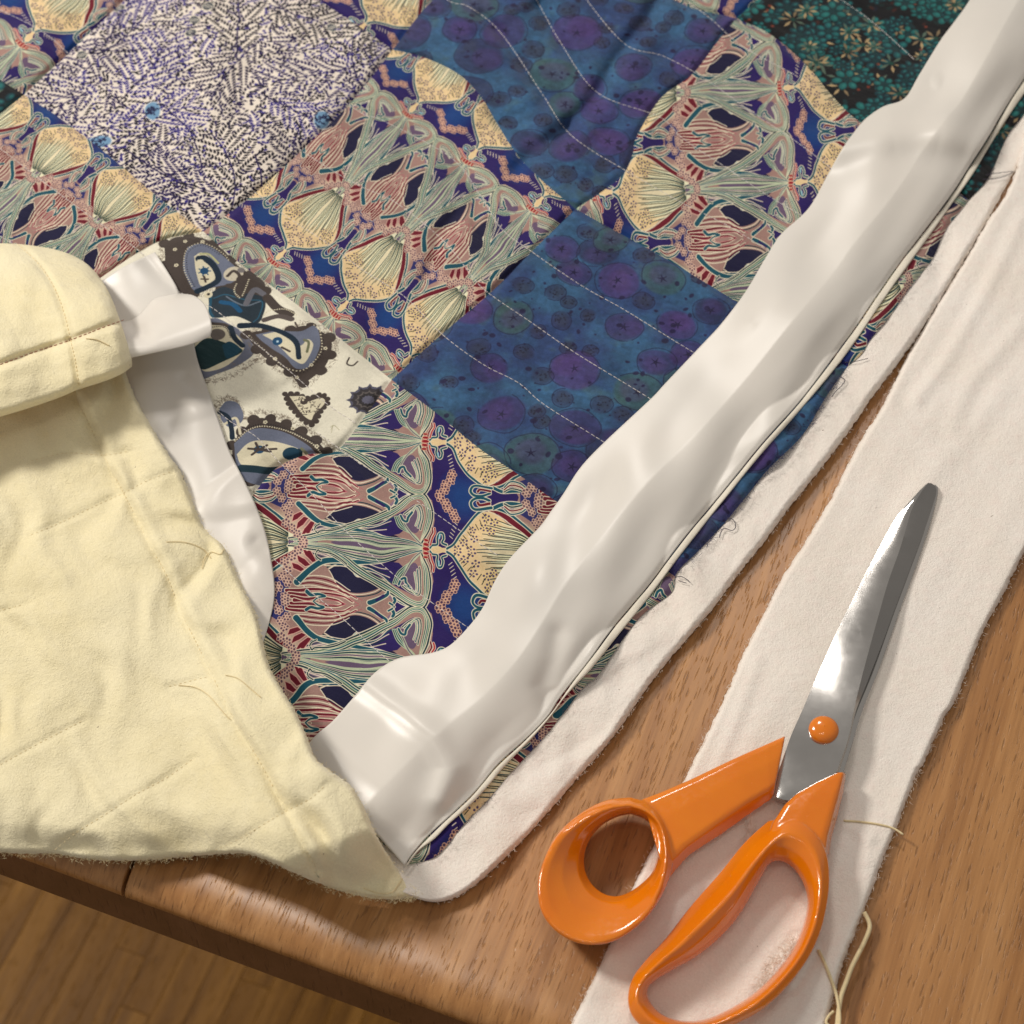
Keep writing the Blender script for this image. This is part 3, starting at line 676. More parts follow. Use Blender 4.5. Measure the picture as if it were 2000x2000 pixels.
for i in range(-14, 24):
    y = -.22 - rg.random() * .16
    while y < .16:
        L = rg.choice((.11, .16, .16, .24)); slab('floor_strip', fo, i * .024 + .0001, (i + 1) * .024 - .0001, y + .0001, y + L - .0001, FZ - .010, FZ - .0004 * rg.random(), M_floor, floor, .0003); y += L

# ------------------------------------------------------------------ table
tb = thing('dining_table', (0, 0, -.04), label='brown oak table top with a rounded front edge under the quilt and scissors', cat='table')
eo = EA
prof = []                                     # (distance in from the edge, height)
for k in range(0, 9): a = k / 8 * math.pi / 2; prof.append((.017 - .017 * math.sin(a), -.0085 + .0085 * math.cos(a)))
prof += [(.0002, -.0105), (.0014, -.0118)]
def board(name, x0, x1, mat):
    pr = [(.75, 0)] + [(.30, 0), (.12, 0), (.05, 0)] + prof + [(.006, -.0122), (.75, -.0122)]
    bm = bmesh.new(); g = .0007; rings = []
    for x, dz in ((x0, -g), (x0 + g, 0), (x1 - g, 0), (x1, -g)):
        rings.append([bm.verts.new(world_frame(eo, x, y, z + (dz if z > -.011 else 0))) for y, z in pr])
    for a, b in zip(rings[:-1], rings[1:]):
        for i in range(len(pr)): j = (i + 1) % len(pr); bm.faces.new((a[i], b[i], b[j], a[j]))
    bm.faces.new(rings[0][::-1]); bm.faces.new(rings[-1]); bmesh.ops.recalc_face_normals(bm, faces=bm.faces[:])
    o = bmobj(name, bm, mat, tb, True); o.modifiers.new('edges', 'EDGE_SPLIT').split_angle = R(50); return o
gx = float((PW(247, 1756, -.012) - EA)[:2] @ ex)
xs = [gx - .26, gx]
for a, b in zip(xs[:-1], xs[1:]): board('table_board', a, b - (.0016 if b == gx else 0), M_table)
xs = [gx, gx + .62]
for a, b in zip(xs[:-1], xs[1:]): board('table_board', a, b, M_table)
slab('table_side', eo, gx - .26, gx + .62, .003, .74, -.046, -.0126, M_tedge, tb, .002)

# ------------------------------------------------------------------ heights of the quilt
QUILTING = [
 [(560, 120), (700, 217), (747, 235), (881, 308), (937, 380), (980, 447), (1042, 494), (1136, 558), (1216, 603), (1300, 655), (1354, 688), (1440, 740)],
 [(470, 215), (616, 312), (700, 362), (772, 395), (868, 472), (926, 545), (959, 576), (1038, 630), (1125, 690), (1270, 779), (1360, 840)],
 [(340, 260), (500, 377), (551, 417), (640, 476), (712, 530), (792, 581), (866, 655), (944, 712), (1013, 748), (1064, 791), (1180, 864), (1260, 920)],
 [(800, -60), (874, 0), (917, 14), (979, 65), (1062, 188), (1102, 250), (1150, 290), (1222, 333), (1330, 395), (1420, 440), (1496, 487), (1560, 530)],
 [(1010, -60), (1048, 0), (1095, 83), (1167, 181), (1287, 228), (1336, 272), (1427, 333), (1503, 384), (1600, 440)],
 [(1110, -60), (1146, 0), (1222, 87), (1294, 109), (1363, 145), (1416, 181), (1470, 220), (1560, 280), (1650, 350)],
 [(-100, 220), (0, 290), (94, 362), (188, 431), (275, 493), (340, 563), (417, 603), (482, 657), (560, 720), (640, 790), (700, 830)],
 [(-60, 430), (30, 480), (120, 560), (200, 640)],
 [(360, 740), (442, 817), (500, 853), (543, 900), (609, 965), (674, 1036), (770, 1123), (838, 1173), (910, 1223), (980, 1270)],
 [(620, 845), (686, 893), (770, 949), (845, 999), (898, 1036), (980, 1090)],
 [(500, 1060), (590, 1142), (655, 1195), (724, 1260), (764, 1294), (820, 1340)],
 [(1280, -40), (1380, 30), (1450, 90), (1560, 150)], [(1600, -30), (1700, 40), (1790, 120)], [(-40, 0), (80, 60), (150, 120)]]
QS = [spline(q, 4) for q in QUILTING]
CREASES = [([(1090, 275), (1120, 235), (1150, 205), (1168, 182), (1190, 140), (1225, 88), (1262, 40), (1290, -10)], .0030, 15),
           ([(1010, 330), (1050, 290), (1085, 262), (1105, 250)], .0022, 15), ([(1180, 360), (1130, 352), (1090, 300)], .0010, 18),
           ([(1062, 188), (1020, 130), (985, 72), (940, 30)], .0018, 11), ([(1160, 178), (1125, 130), (1090, 78), (1050, 10)], .0016, 11),
           ([(835, 540), (850, 500), (858, 460), (890, 420)], .0018, 13), ([(905, 640), (930, 700), (1000, 760), (1010, 860)], .0006, 22),
           ([(960, 500), (930, 440), (930, 380)], .0012, 13), ([(640, 960), (700, 1060), (760, 1150), (840, 1230)], .0007, 26)]
def HQ(px, py, full=True):
    z = .0076 + .0014 * swell(px, py, 3, 420) + .0007 * swell(px, py, 8, 140)
    if full:
        puff = np.full(np.shape(px), 1.0)
        for q in QS:
            if np.min(px) > q[:, 0].max() + 60 or np.max(px) < q[:, 0].min() - 60: continue
            puff *= 1 - .85 * np.exp(-(dist(px, py, q) / 15) ** 2)
        z = z + .0017 * (puff - 1)
        for c, dp, w in CREASES:
            d = dist(px, py, c); z = z - dp * np.exp(-(d / w) ** 2) + dp * .45 * np.exp(-((d - w * 2.4) / (w * 1.3)) ** 2)
        z = z + .0014 * sstep(swell(px, py, 21, 210, 7, 2.2, .9), .4, 1.6)
    return z

# ------------------------------------------------------------------ printed cloths
def affine(pa, pb, pc, a0=(0, 0), a1=(0, 1), a2=(PX, 0)):
    """print repeat pinned by three traced points: returns metres -> print units"""
    W = np.array([PW(*p, .007)[:2] for p in (pa, pb, pc)]); Q = np.array([a0, a1, a2], float)
    A = np.linalg.solve(np.c_[W, np.ones(3)], Q)
    return lambda U: np.c_[U, np.ones(len(U))] @ A
def orn_uv(pa, pb, pc):
    f = affine(pa, pb, pc)
    def g(U): q = f(U); return np.c_[(q[:, 0] + 1.2) / PX, q[:, 1]]
    return g
def cm_uv(S, ang, cx, cy, sc=1.0):
    """plain scale and turn about the traced point (cx, cy), which takes the middle of the print"""
    c, s = math.cos(ang), math.sin(ang); x0, y0 = PW(cx, cy, .007)[:2]
    return lambda U: np.c_[((U[:, 0] - x0) * c - (U[:, 1] - y0) * s) * 100 * sc / S + .5, ((U[:, 0] - x0) * s + (U[:, 1] - y0) * c) * 100 * sc / S + .5]
F_orn = fabric('art_nouveau_print', print_image('ornamental_print', punch(ornamental(), 1.16, 1.0)), (.055, .13, 0))
F_bat = fabric('blue_batik', print_image('batik_print', batik()))
F_leaf = fabric('fern_print', print_image('fern_print', punch(leafprint(), 1.1, 1.2), .92))
F_teal = fabric('teal_flower_print', print_image('teal_flower_print', tealfloral()))
prect = [*PW(-20, 1080, .007)[:2], *PW(880, 380, .007)[:2]]
_tf = lambda x, y: tuple(float(v) for v in PW(x, y, .007)[:2])
F_pais = fabric('paisley_print', print_image('paisley_print', paisley(_tf, prect)))
pais_uv = lambda U: np.c_[(U[:, 0] - prect[0]) / (prect[2] - prect[0]), (U[:, 1] - prect[1]) / (prect[3] - prect[1])]

qb = PW(900, 900, 0)
quilt = thing('patchwork_quilt', (qb[0], qb[1], 0), label='blue and purple patchwork quilt with ivory satin edging, one corner folded over cream side up', cat='quilt')

RAW = [(2060, 130), (2000, 223), (1967, 267), (1931, 347), (1892, 391), (1848, 448), (1820, 508), (1781, 557), (1740, 614), (1698, 666), (1684, 690), (1655, 716),
       (1612, 777), (1568, 849), (1503, 914), (1466, 959), (1411, 1026), (1362, 1078), (1329, 1109), (1318, 1125), (1311, 1158), (1259, 1197), (1228, 1233), (1197, 1277),
       (1166, 1321), (1140, 1342), (1103, 1390), (1066, 1436), (1035, 1470), (991, 1517), (951, 1564), (911, 1604), (873, 1651), (846, 1676), (801, 1688)]
def patch(label, top, rig, bot, lef, mat, uv, n=120, wob=0):
    us = np.linspace(0, 1, n); vs = np.linspace(0, 1, n)
    px, py = coons(top, bot, lef, rig, us, vs)
    lu = poly_len(top)[-1]; lv = poly_len(lef)[-1]
    e = np.minimum(np.minimum(us, 1 - us)[None] * lu, np.minimum(vs, 1 - vs)[:, None] * lv)
    z = HQ(px, py) - .0016 * np.exp(-(e / 7) ** 2)
    o = cloth('patch', quilt, px, py, z, mat, uv); o['label'] = label; return o
# seam lines (shared by the two patches on either side)
sWP3 = [(47, 185), (120, 233), (215, 306), (300, 378), (397, 452)]
sWP1 = [(397, 452), (470, 400), (543, 337), (620, 265), (690, 195), (767, 97)]
sUP1 = [(767, 97), (830, 113), (896, 145), (940, 190), (970, 240), (1005, 295), (1050, 345), (1124, 408)]
sUP2 = [(1438, 36), (1400, 83), (1352, 145), (1290, 192), (1243, 268), (1236, 300), (1218, 340), (1175, 375), (1124, 408)]
sP1Y = [(397, 452), (470, 515), (560, 580), (650, 650), (765, 742)]
sP1D = [(1124, 408), (1050, 480), (960, 570), (860, 655), (765, 742)]
sDP2 = [(1124, 408), (1200, 450), (1300, 505), (1440, 590), (1550, 655), (1655, 716)]
sDP5 = [(765, 742), (850, 805), (935, 875), (1010, 925), (1080, 975), (1180, 1040), (1318, 1125)]
sYP5 = [(765, 742), (715, 810), (658, 880), (600, 888), (535, 918), (470, 1000)]
sP3Y = [(397, 452), (304, 474), (203, 538), (60, 640)]
sP2F = [(1438, 36), (1503, 66), (1575, 127), (1626, 188), (1680, 239), (1780, 300), (1892, 391)]
r = lambda L: L[::-1]
def raw(y0, y1): return [p for p in RAW if y0 <= p[1] <= y1]
patch('cream patch crowded with dark fern sprigs', [(415, -167), (767, 97)], r(sWP1), sWP3, [(415, -167), (232, 11), (47, 185)], F_leaf, cm_uv(17, .5, 405, 160, .8), 100)
patch('mottled blue patch at the top edge', [(1080, -250), (1180, -120), (1318, 0), (1438, 36)], sUP2, sUP1, [(1080, -250), (950, -90), (841, 4), (767, 97)], F_bat, cm_uv(24, 1.9, 1080, 100, .9))
patch('ornamental purple patch in the middle', sUP1, sP1D, sP1Y, r(sWP1), F_orn, orn_uv((533, 512), (654, 614), (796, 223)), 150)
patch('ornamental patch right of the blue patches', [(1438, 36), *sP2F[1:]], raw(391, 716), sDP2, sUP2, F_orn, orn_uv((1545, 357), (1521, 170), (1926, 334)), 150)
patch('mottled blue patch beside the satin', sDP2, raw(716, 1125), sDP5, sP1D, F_bat, cm_uv(24, .35, 1180, 760), 150)
patch('cream paisley patch', sP1Y, sYP5, [(60, 640), (300, 860), (470, 1000)], sP3Y, F_pais, pais_uv, 140)
patch('lowest ornamental patch', sDP5, raw(1125, 1700), [(470, 1000), (400, 1200), (540, 1480), (801, 1688)], sYP5, F_orn, orn_uv((830, 862), (829, 1073), (1310, 885)), 160)
patch('ornamental patch under the fold', [(47, 185), *sWP3[1:]], sP3Y, [(-320, 470), (-120, 560), (60, 640)], [(47, 185), (-120, 320), (-320, 470)], F_orn, orn_uv((-60, 470), (62, 562), (-330, 740)))
patch('ornamental patch in the top left corner', [(60, -420), (230, -290), (415, -167)], [(415, -167), (232, 11), (47, 185)], [(-330, -90), (-150, 60), (47, 185)], [(60, -420), (-330, -90)], F_orn, orn_uv((42, 85), (-88, -20), (307, -180)))
patch('ornamental patch between fern and blue', [(760, -500), (1080, -250)], [(1080, -250), (950, -90), (841, 4), (767, 97)], [(415, -167), (600, -8), (690, 48), (767, 97)], [(760, -500), (415, -167)], F_orn, orn_uv((560, -40), (690, 70), (825, -310)))
patch('dark teal floral patch in the top right', [(1790, -300), (2000, -130), (2260, 20)], [(2260, 20), *raw(0, 391)], r(sP2F)[::-1], [(1790, -300), (1600, -110), (1438, 36)], F_teal, cm_uv(15, .3, 1750, 100, .8), 130)
patch('ornamental patch at the top edge', [(1400, -560), (1790, -300)], [(1790, -300), (1600, -110), (1438, 36)], [(1080, -250), (1180, -120), (1318, 0), (1438, 36)], [(1400, -560), (1080, -250)], F_orn, orn_uv((1390, -60), (1400, 110), (1790, -70)))
patch('dark teal floral patch at the left edge', [(-330, -90), (-150, 60), (47, 185)], [(47, 185), (-120, 320), (-320, 470)], [(-600, 250), (-320, 470)], [(-330, -90), (-600, 250)], F_teal, cm_uv(15, .3, 0, 160, .62), 80)
# sliver of dark print at the bottom, under the satin corner

# quilting threads sewn over the patches
def stitches(name, line, zf, mat, r=.00017, step=.0026, gap=.0004, lift=.00004, parent=None):
    P = spline(line, 10); V = PW(P[:, 0], P[:, 1], .007)[:, :2]; d = poly_len(V); bm = bmesh.new(); s = 0
    while s + step < d[-1]:
        t = np.linspace(s, s + step - gap, 4); X = np.interp(t, d, P[:, 0]); Y = np.interp(t, d, P[:, 1])
        z = zf(X, Y) + lift + np.array([-.0001, .00008, .00008, -.0001]); tube(bm, PW(X, Y, z), r, 4, True); s += step * random.uniform(.88, 1.12)
    o = bmobj(name, bm, mat, parent or quilt); o['kind'] = 'stuff'; return o
for q in QUILTING: stitches('quilting_thread', q, HQ, M_thr)

# quilt wadding that sticks out beyond the raw edge of the patches
WOUT = [(2170, 20), (2060, 200), (2000, 303), (1970, 355), (1945, 400), (1910, 464), (1865, 538), (1796, 650), (1740, 728), (1702, 777), (1688, 799), (1645, 860), (1601, 918), (1535, 1000), (1500, 1049), (1440, 1124), (1388, 1194),
        (1310, 1285), (1259, 1350), (1200, 1436), (1128, 1520), (1035, 1626), (957, 1703), (915, 1738), (880, 1756), (850, 1762), (815, 1755), (770, 1735), (700, 1690)]
WIN = [(1750, -300), (1500, 100), (1250, 500), (1000, 800), (800, 1100), (650, 1400), (560, 1560), (600, 1640)]
us = np.unique(np.r_[np.linspace(0, .85, 40), 1 - .15 * np.linspace(0, 1, 40) ** 2.2]); vs = np.linspace(0, 1, 420)
px, py = coons([WIN[0], (2170, 20)], [WIN[-1], (700, 1690)], WIN, WOUT, us, vs)
jit = 1.2 * swell(px, py, 5, 9, 12) * us[None] ** 8; px = px + jit
dd = (1 - us)[None] * 560 + 0 * vs[:, None]
base = np.minimum(HQ(px, py) - .0020, .0062)
z = .0006 + (base - .0006) * drop(dd, 15) + .00018 * swell(px, py, 31, 70)*sstep(dd, 5, 30)
cloth('wadding', quilt, px, py, z, M_wad)['label'] = 'white wadding edge beyond the patches'

# ------------------------------------------------------------------ satin edging
SL = [(1960, -110), (1894, 0), (1862, 45), (1836, 80), (1796, 145), (1767, 192), (1727, 207), (1699, 225), (1680, 243), (1648, 286), (1619, 337), (1590, 391), (1568, 419), (1525, 458), (1492, 509), (1456, 570), (1409, 632), (1372, 672), (1300, 748),
      (1270, 780), (1180, 864), (1133, 914), (1100, 965), (1075, 1000), (1053, 1030), (997, 1089), (966, 1136), (944, 1185), (916, 1223), (879, 1260), (842, 1275), (780, 1285), (733, 1313), (693, 1359), (649, 1409), (615, 1438), (575, 1490)]
SR = [(2130, -60), (2040, 90), (1962, 213), (1931, 266), (1895, 322), (1859, 378), (1807, 448), (1755, 516), (1716, 572), (1670, 640), (1626, 700), (1560, 786), (1492, 862), (1410, 962), (1331, 1057), (1269, 1140), (1200, 1222), (1150, 1290), (1095, 1360), (1070, 1398),
      (1030, 1440), (973, 1492), (929, 1545), (880, 1592), (836, 1632), (805, 1668), (790, 1690)]
SC = [(2040, -90), (1960, 50), (1887, 181), (1845, 235), (1800, 297), (1745, 380), (1662, 483), (1626, 534), (1550, 625), (1474, 719), (1390, 815), (1323, 884), (1267, 940), (1190, 1030), (1111, 1132), (1050, 1230), (1000, 1300), (942, 1360), (855, 1432), (793, 1492), (740, 1545), (700, 1590)]
vs = np.linspace(0, 1, 420); uu = np.unique(np.r_[np.linspace(0, .5, 40), np.linspace(.5, 1, 46)])
L, Q, Cc = resample(SL, vs), resample(SR, vs), resample(SC, vs)
px = np.empty((len(vs), len(uu))); py = px.copy()
for j, u in enumerate(uu):
    A, B, t = (L, Cc, u / .5) if u <= .5 else (Cc, Q, (u - .5) / .5)
    px[:, j] = A[:, 0] + (B[:, 0] - A[:, 0]) * t; py[:, j] = A[:, 1] + (B[:, 1] - A[:, 1]) * t
U = uu[None] + 0 * px; VV = vs[:, None] + 0 * px
ridge = .0145 - .012 * np.abs(U - .5)                                    # gable along the ironed crease
left = sstep(U, 0, .25)
wav = .0005 * swell(px, py, 12, 230, 8, 1.0) * (1 - sstep(U, .62, .95)) + .0007 * swell(px, py, 16, 115, 7, 2.6, .25) * (1 - sstep(U, .8, 1)) + .0010 * swell(px, py, 15, 420, 6) * (1 - sstep(U, .7, 1)) 
z = np.where(U < .5, .0120 + .0040 * (U / .5), .0160 - .0080 * ((U - .5) / .5) ** 1.5) + wav * (.35 + .65 * sstep(U, 0, .3))
z = z - .0050 * sstep(py - .9 * (px - 640), 1440, 1560) * (1 - U) ** .5
z = z + .0025 * np.exp(-((px - 800) / 70) ** 2 - ((py - 1420) / 90) ** 2) + .0020 * np.exp(-(dist(px, py, [(700, 1330), (770, 1380), (850, 1440), (880, 1500), (860, 1560)]) / 26) ** 2)
z = z + .0035 * np.exp(-(dist(px, py, [(1640, 290), (1740, 250), (1840, 250), (1900, 280)]) / 40) ** 2) - .0012 * np.exp(-(dist(px, py, [(1600, 330), (1700, 308), (1880, 310)]) / 30) ** 2)
z = z - .0016 * np.exp(-(dist(px, py, [(1075, 1374), (1060, 1340), (1080, 1290), (1090, 1240)]) / 22) ** 2)
z = np.maximum(z, HQ(px, py) + .0012) - .0006 * sstep(U, .955, 1.0)
cloth('satin_edging', quilt, px, py, z, M_sat, thick=.0004)
zsr = float(np.mean(z[:, -1]))
# folded hem strip along the satin
HO = [(2150, -40), (2060, 110), (1991, 205), (1975, 228), (1936, 287), (1903, 345), (1872, 386), (1828, 450), (1786, 510), (1729, 590), (1652, 702), (1554, 817), (1481, 900), (1440, 951), (1404, 996), (1344, 1073), (1305, 1124), (1277, 1163), (1217, 1238), (1155, 1313),
      (1114, 1352), (1078, 1398), (1047, 1436), (990, 1498), (942, 1554), (900, 1594), (873, 1618), (848, 1645), (817, 1664), (797, 1690)]
HI = resample(SR, np.linspace(0, 1, 60)) + (1.5, 1.5)
us = np.linspace(0, 1, 12); vs = np.linspace(0, 1, 360)
HO = [tuple(p) for p in resample(HO, np.linspace(0, 1, 60)) * .72 + HI * .28]
px, py = coons([HI[0], HO[0]], [HI[-1], HO[-1]], [tuple(p) for p in HI[::2]] + [tuple(HI[-1])], HO, us, vs)
z = HQ(px, py) + .0004 + .0008 * np.sin(np.pi * us)[None] ** .35 + .0003 * swell(px, py, 4, 60)
cloth('hem', quilt, px, py, z, M_hem, thick=.0005)['label'] = 'narrow ivory turned hem'

# satin band on the left that runs under the folded corner
us = np.linspace(0, 1, 46); vs = np.linspace(0, 1, 260)
px, py = coons([(165, 575), (225, 530), (303, 492)], [(470, 1290), (512, 1262)], [(165, 575), (200, 760), (300, 950), (400, 1150), (470, 1290)],
    [(303, 492), (330, 535), (350, 572), (372, 640), (385, 700), (402, 750), (424, 810), (448, 880), (478, 940), (503, 995), (520, 1045), (531, 1100), (536, 1140), (535, 1175), (526, 1215), (512, 1262)], us, vs)
z = HQ(px, py) + .0016 + .0026 * np.sin(np.pi * us)[None] + .0006 * swell(px, py, 40, 220, 6) * (1 - us[None] ** 3) - .0010 * sstep(py, 1080, 1200)
cloth('satin_edging', quilt, px, py, z, M_sat, thick=.0004)['label'] = 'satin band beside the folded corner'
# the loop of satin that sticks out of the rolled corner
us = np.linspace(0, 1, 60); vs = np.linspace(0, 1, 60)
px, py = coons([(215, 632), (258, 624), (280, 606), (300, 584), (330, 576), (352, 573)], [(250, 700), (330, 683), (375, 672), (411, 657)], [(215, 632), (232, 665), (250, 700)],
    [(352, 573), (378, 577), (398, 592), (409, 615), (414, 640), (411, 657)], us, vs)
vv = vs[:, None]; u2 = us[None]
z = .013 + .016 * np.sin(np.pi * np.minimum(vv * .72 + .04, 1)) ** .8 + .008 * vv + .004 * u2 * (1 - u2) - .005 * np.exp(-((u2 - .24) / .09) ** 2) * np.exp(-((vv - .35) / .25) ** 2)
cloth('satin_loop', quilt, px, py, z, M_sat, thick=.0005)['label'] = 'curled satin loop'

# ------------------------------------------------------------------ folded-over corner, cream back up
CR = [(232, 690), (262, 770), (300, 840), (328, 885), (355, 925), (378, 985), (400, 1030), (437, 1068), (455, 1105), (478, 1155), (500, 1200), (513, 1250), (528, 1305), (556, 1355), (580, 1395), (600, 1440), (616, 1480), (645, 1506), (680, 1530), (705, 1565), (728, 1615), (748, 1655), (772, 1690), (800, 1725), (822, 1752)]
CB = [(-160, 1650), (0, 1665), (60, 1668), (107, 1668), (190, 1680), (290, 1680), (380, 1672), (440, 1668), (480, 1668), (520, 1680), (570, 1703), (620, 1724), (670, 1742), (720, 1753), (770, 1757), (822, 1752)]
CSEAMS = [[(150, 780), (174, 828), (208, 900), (241, 962), (290, 1059), (326, 1125), (351, 1190), (380, 1248), (417, 1324), (464, 1418), (507, 1487), (550, 1570), (587, 1640), (620, 1700)],
          [(60, 1045), (120, 1020), (188, 987), (241, 963), (290, 938), (344, 918)], [(0, 1494), (72, 1454), (163, 1407)], [(330, 1341), (380, 1328), (413, 1320)], [(-60, 1215), (0, 1193), (54, 1179)],
          [(107, 1660), (150, 1626), (210, 1588), (265, 1552), (326, 1519), (380, 1480)], [(419, 1661), (465, 1640), (512, 1612), (559, 1584), (606, 1560), (640, 1530)], [(60, 900), (130, 885), (203, 889), (260, 880)]]
CSP = [spline(q, 5) for q in CSEAMS]
def HC(px, py):
    wx = px + 38 * swell(px, py, 91, 190, 5); wy = py + 38 * swell(px, py, 92, 230, 5)
    z = .0178 + .0170 * sstep(py, 1150, 1400) * sstep(px, 330, 560) - .0245 * sstep(py + .35 * (px - 700), 1620, 1745) * sstep(px, 380, 640)
    z = z - .0055 * sstep(py, 1570, 1680) * (1 - sstep(px, 380, 600))
    z = z + .0013 * swell(wx, wy, 51, 150, 5, 3.4, 1.13 - 1.5708) + .0006 * swell(wx, wy, 52, 84, 4, 3.0, 1.0 - 1.5708) + .0020 * swell(px, py, 57, 330, 7)
    z = z - .0026 * np.exp(-(dist(px, py, [(450, 1240), (500, 1320), (540, 1390), (580, 1480)]) / 34) ** 2)
    z = z + .0030 * np.exp(-(dist(px, py, [(560, 1470), (620, 1540), (660, 1600), (690, 1680)]) / 36) ** 2) - .0014 * np.exp(-(dist(px, py, [(590, 1560), (620, 1640), (650, 1700)]) / 26) ** 2)
    z = z + .0018 * np.exp(-(dist(px, py, [(40, 930), (80, 1000), (70, 1060), (120, 1120)]) / 26) ** 2) 
    for q in CSP: z = z - .0006 * np.exp(-(dist(px, py, q) / 8) ** 2)
    d = dist(px, py, CSP[0]); z = z + .0016 * np.exp(-((d - 18) / 16) ** 2) * (px > np.interp(py, CSP[0][:, 1], CSP[0][:, 0])) - .0008 * np.exp(-(d / 10) ** 2)
    return z
us = rim(260, .03); us = us[us >= 0]; vs = rim(300, .03)
px, py = coons([(-160, 860), (0, 790), (120, 740), (232, 690)], CB, [(-160, 860), (-160, 1650)], CR, us, vs)
dR = dist(px, py, spline(CR, 3)); dB = dist(px, py, spline(CB, 3)); dE = np.minimum(dR, dB)
z = HC(px, py) - .0062 * (1 - drop(dE, 12)) - .0030 * (1 - sstep(dB, 0, 60)); z = np.maximum(z, .0022)
ed = (1 - sstep(dE, 0, 6)) * 1.0; px = px + ed * swell(px, py, 71, 8, 12) * 1.0; py = py + ed * swell(px, py, 72, 8, 12) * 1.0
cf = cloth('backing', quilt, px, py, z, M_cream); cf['label'] = 'cream cotton back, folded up and over'
for q in CSEAMS: stitches('quilting_thread', q, lambda X, Y: HC(X, Y), M_cthr, .00014, .0020, .0009, .0)
# white hem of the wadding under the fold's lower edge
# rolled part above it
RT = [(-160, 478), (0, 475), (80, 482), (130, 494), (165, 512), (188, 533)]
RR = [(188, 533), (208, 562), (222, 592), (236, 630), (248, 668), (257, 700), (258, 716)]
RB = [(-160, 862), (-80, 836), (0, 814), (60, 796), (120, 775), (150, 762), (200, 746), (235, 732), (258, 716)]
RSE = [[(-80, 738), (0, 712), (60, 690), (135, 665), (200, 640), (250, 622)], [(35, 477), (75, 515), (105, 560), (125, 610), (137, 660), (148, 710), (155, 760)]]
RSP = [spline(q, 5) for q in RSE]
us = rim(180, .05); vs = rim(150, .06)
px, py = coons(RT, RB, [(-160, 478), (-160, 862)], RR, us, vs)
def HR(px, py, v=None):
    z = .0290 + .0014 * swell(px, py, 61, 130, 8, 1.6) + .0003 * swell(px, py, 62, 60, 8)
    for q in RSP: z = z - .0020 * np.exp(-(dist(px, py, q) / 8) ** 2)
    return z
def roll(v): return .0150 * np.sin(np.pi * np.clip(v * .78, 0, 1)) ** .9
vv = vs[:, None] + 0 * px
dE = np.minimum(dist(px, py, spline(RT, 3)), dist(px, py, spline(RR, 3))); dB = dist(px, py, spline(RB, 3))
z = HR(px, py) + roll(vv) - .0075 * (1 - drop(dE, 24)) - .0065 * (1 - drop(dB, 18)) - .006 * (1 - sstep(dist(px, py, spline(RT, 3)), 0, 70))
ed = 1 - sstep(np.minimum(dE, dB), 0, 6); 
rl = cloth('backing', quilt, px, py, z, M_cream); rl['label'] = 'cream back rolled over at the left'
# stitches on the roll: heights taken from its grid
from mathutils.bvhtree import BVHTree
def zmap_of(o):
    t = BVHTree.FromPolygons([origin_of(o) + v.co for v in o.data.vertices], [tuple(p.vertices) for p in o.data.polygons])
    def f(X, Y):
        out = []
        for x, y in zip(np.ravel(X), np.ravel(Y)):
            d = Vector(PW(x, y, 0)) - cam.location; h = t.ray_cast(cam.location, d.normalized()); out.append(h[0].z if h[0] else .02)
        return np.array(out)
    return f
zr = zmap_of(rl); zc = zmap_of(cf)
for q in RSE: stitches('quilting_thread', [(max(min(x, 1e9), -150), y) for x, y in q], zr, plain_cloth('rust_thread', srgb(172, 112, 86), .7) if q is RSE[0] else M_cthr, .00020, .0022, .0008, .0001)

# ------------------------------------------------------------------ cut-off strip of wadding under the scissors
OL = [(2050, 30), (1985, 330), (1930, 430), (1880, 515), (1798, 650), (1764, 712), (1720, 799), (1684, 856), (1648, 922), (1620, 980), (1599, 1015), (1560, 1078), (1524, 1136), (1456, 1270), (1400, 1395), (1337, 1523), (1285, 1635), (1232, 1741), (1196, 1835), (1155, 1920), (1116, 2000), (1060, 2120)]
OR_ = [(2330, 120), (2250, 500), (2120, 850), (2000, 1080), (1965, 1148), (1935, 1205), (1912, 1251), (1866, 1366), (1845, 1400), (1804, 1490), (1792, 1506), (1755, 1605), (1727, 1673), (1706, 1728), (1686, 1779), (1652, 1866), (1633, 1930), (1615, 2000), (1590, 2120)]
OD = [([(2000, 420), (1930, 560), (1850, 700), (1790, 780)], .0011, 14), ([(1990, 640), (1900, 740), (1860, 830)], .0009, 16), ([(1960, 760), (1840, 900), (1760, 1010)], .0008, 20), ([(1480, 1290), (1440, 1400), (1400, 1500)], .0006, 12), ([(1700, 1620), (1685, 1760), (1630, 1880)], .0010, 22), ([(1560, 1840), (1520, 1890), (1490, 1950)], .0016, 9), ([(1590, 1850), (1545, 1920)], .0014, 8), ([(1460, 1590), (1465, 1640)], .0010, 7), ([(1640, 1600), (1700, 1640)], .0008, 10)]
def HO_(px, py):
    z = .0044 + .0005 * swell(px, py, 81, 240, 7) + .00012 * swell(px, py, 82, 90, 9)
    for c, dp, w in OD:
        d = dist(px, py, c); z = z + dp * .5 * np.exp(-(d / w) ** 2) - dp * .3 * np.exp(-((d - 1.8 * w) / w) ** 2)
    return z
us = rim(120, .04); vs = np.linspace(0, 1, 460)
px, py = coons([OL[0], OR_[0]], [OL[-1], OR_[-1]], OL, OR_, us, vs)
dL = us[None] * 420; dR = (1 - us)[None] * 420; dE = np.minimum(dL, dR) + 0 * px
ed = 1 - sstep(dE, 0, 10); px = px + ed * (.9 * swell(px, py, 83, 9, 12) + .9 * swell(px, py, 84, 30, 8))
z = .0004 + (HO_(px, py) - .0004) * drop(dE, 11)
oc = PW(1600, 1400, 0)
strip = cloth('wadding_offcut', None, px, py, z, M_wad)
tag(strip, 'long white strip of trimmed wadding lying on the table beneath the scissors', 'fabric strip')

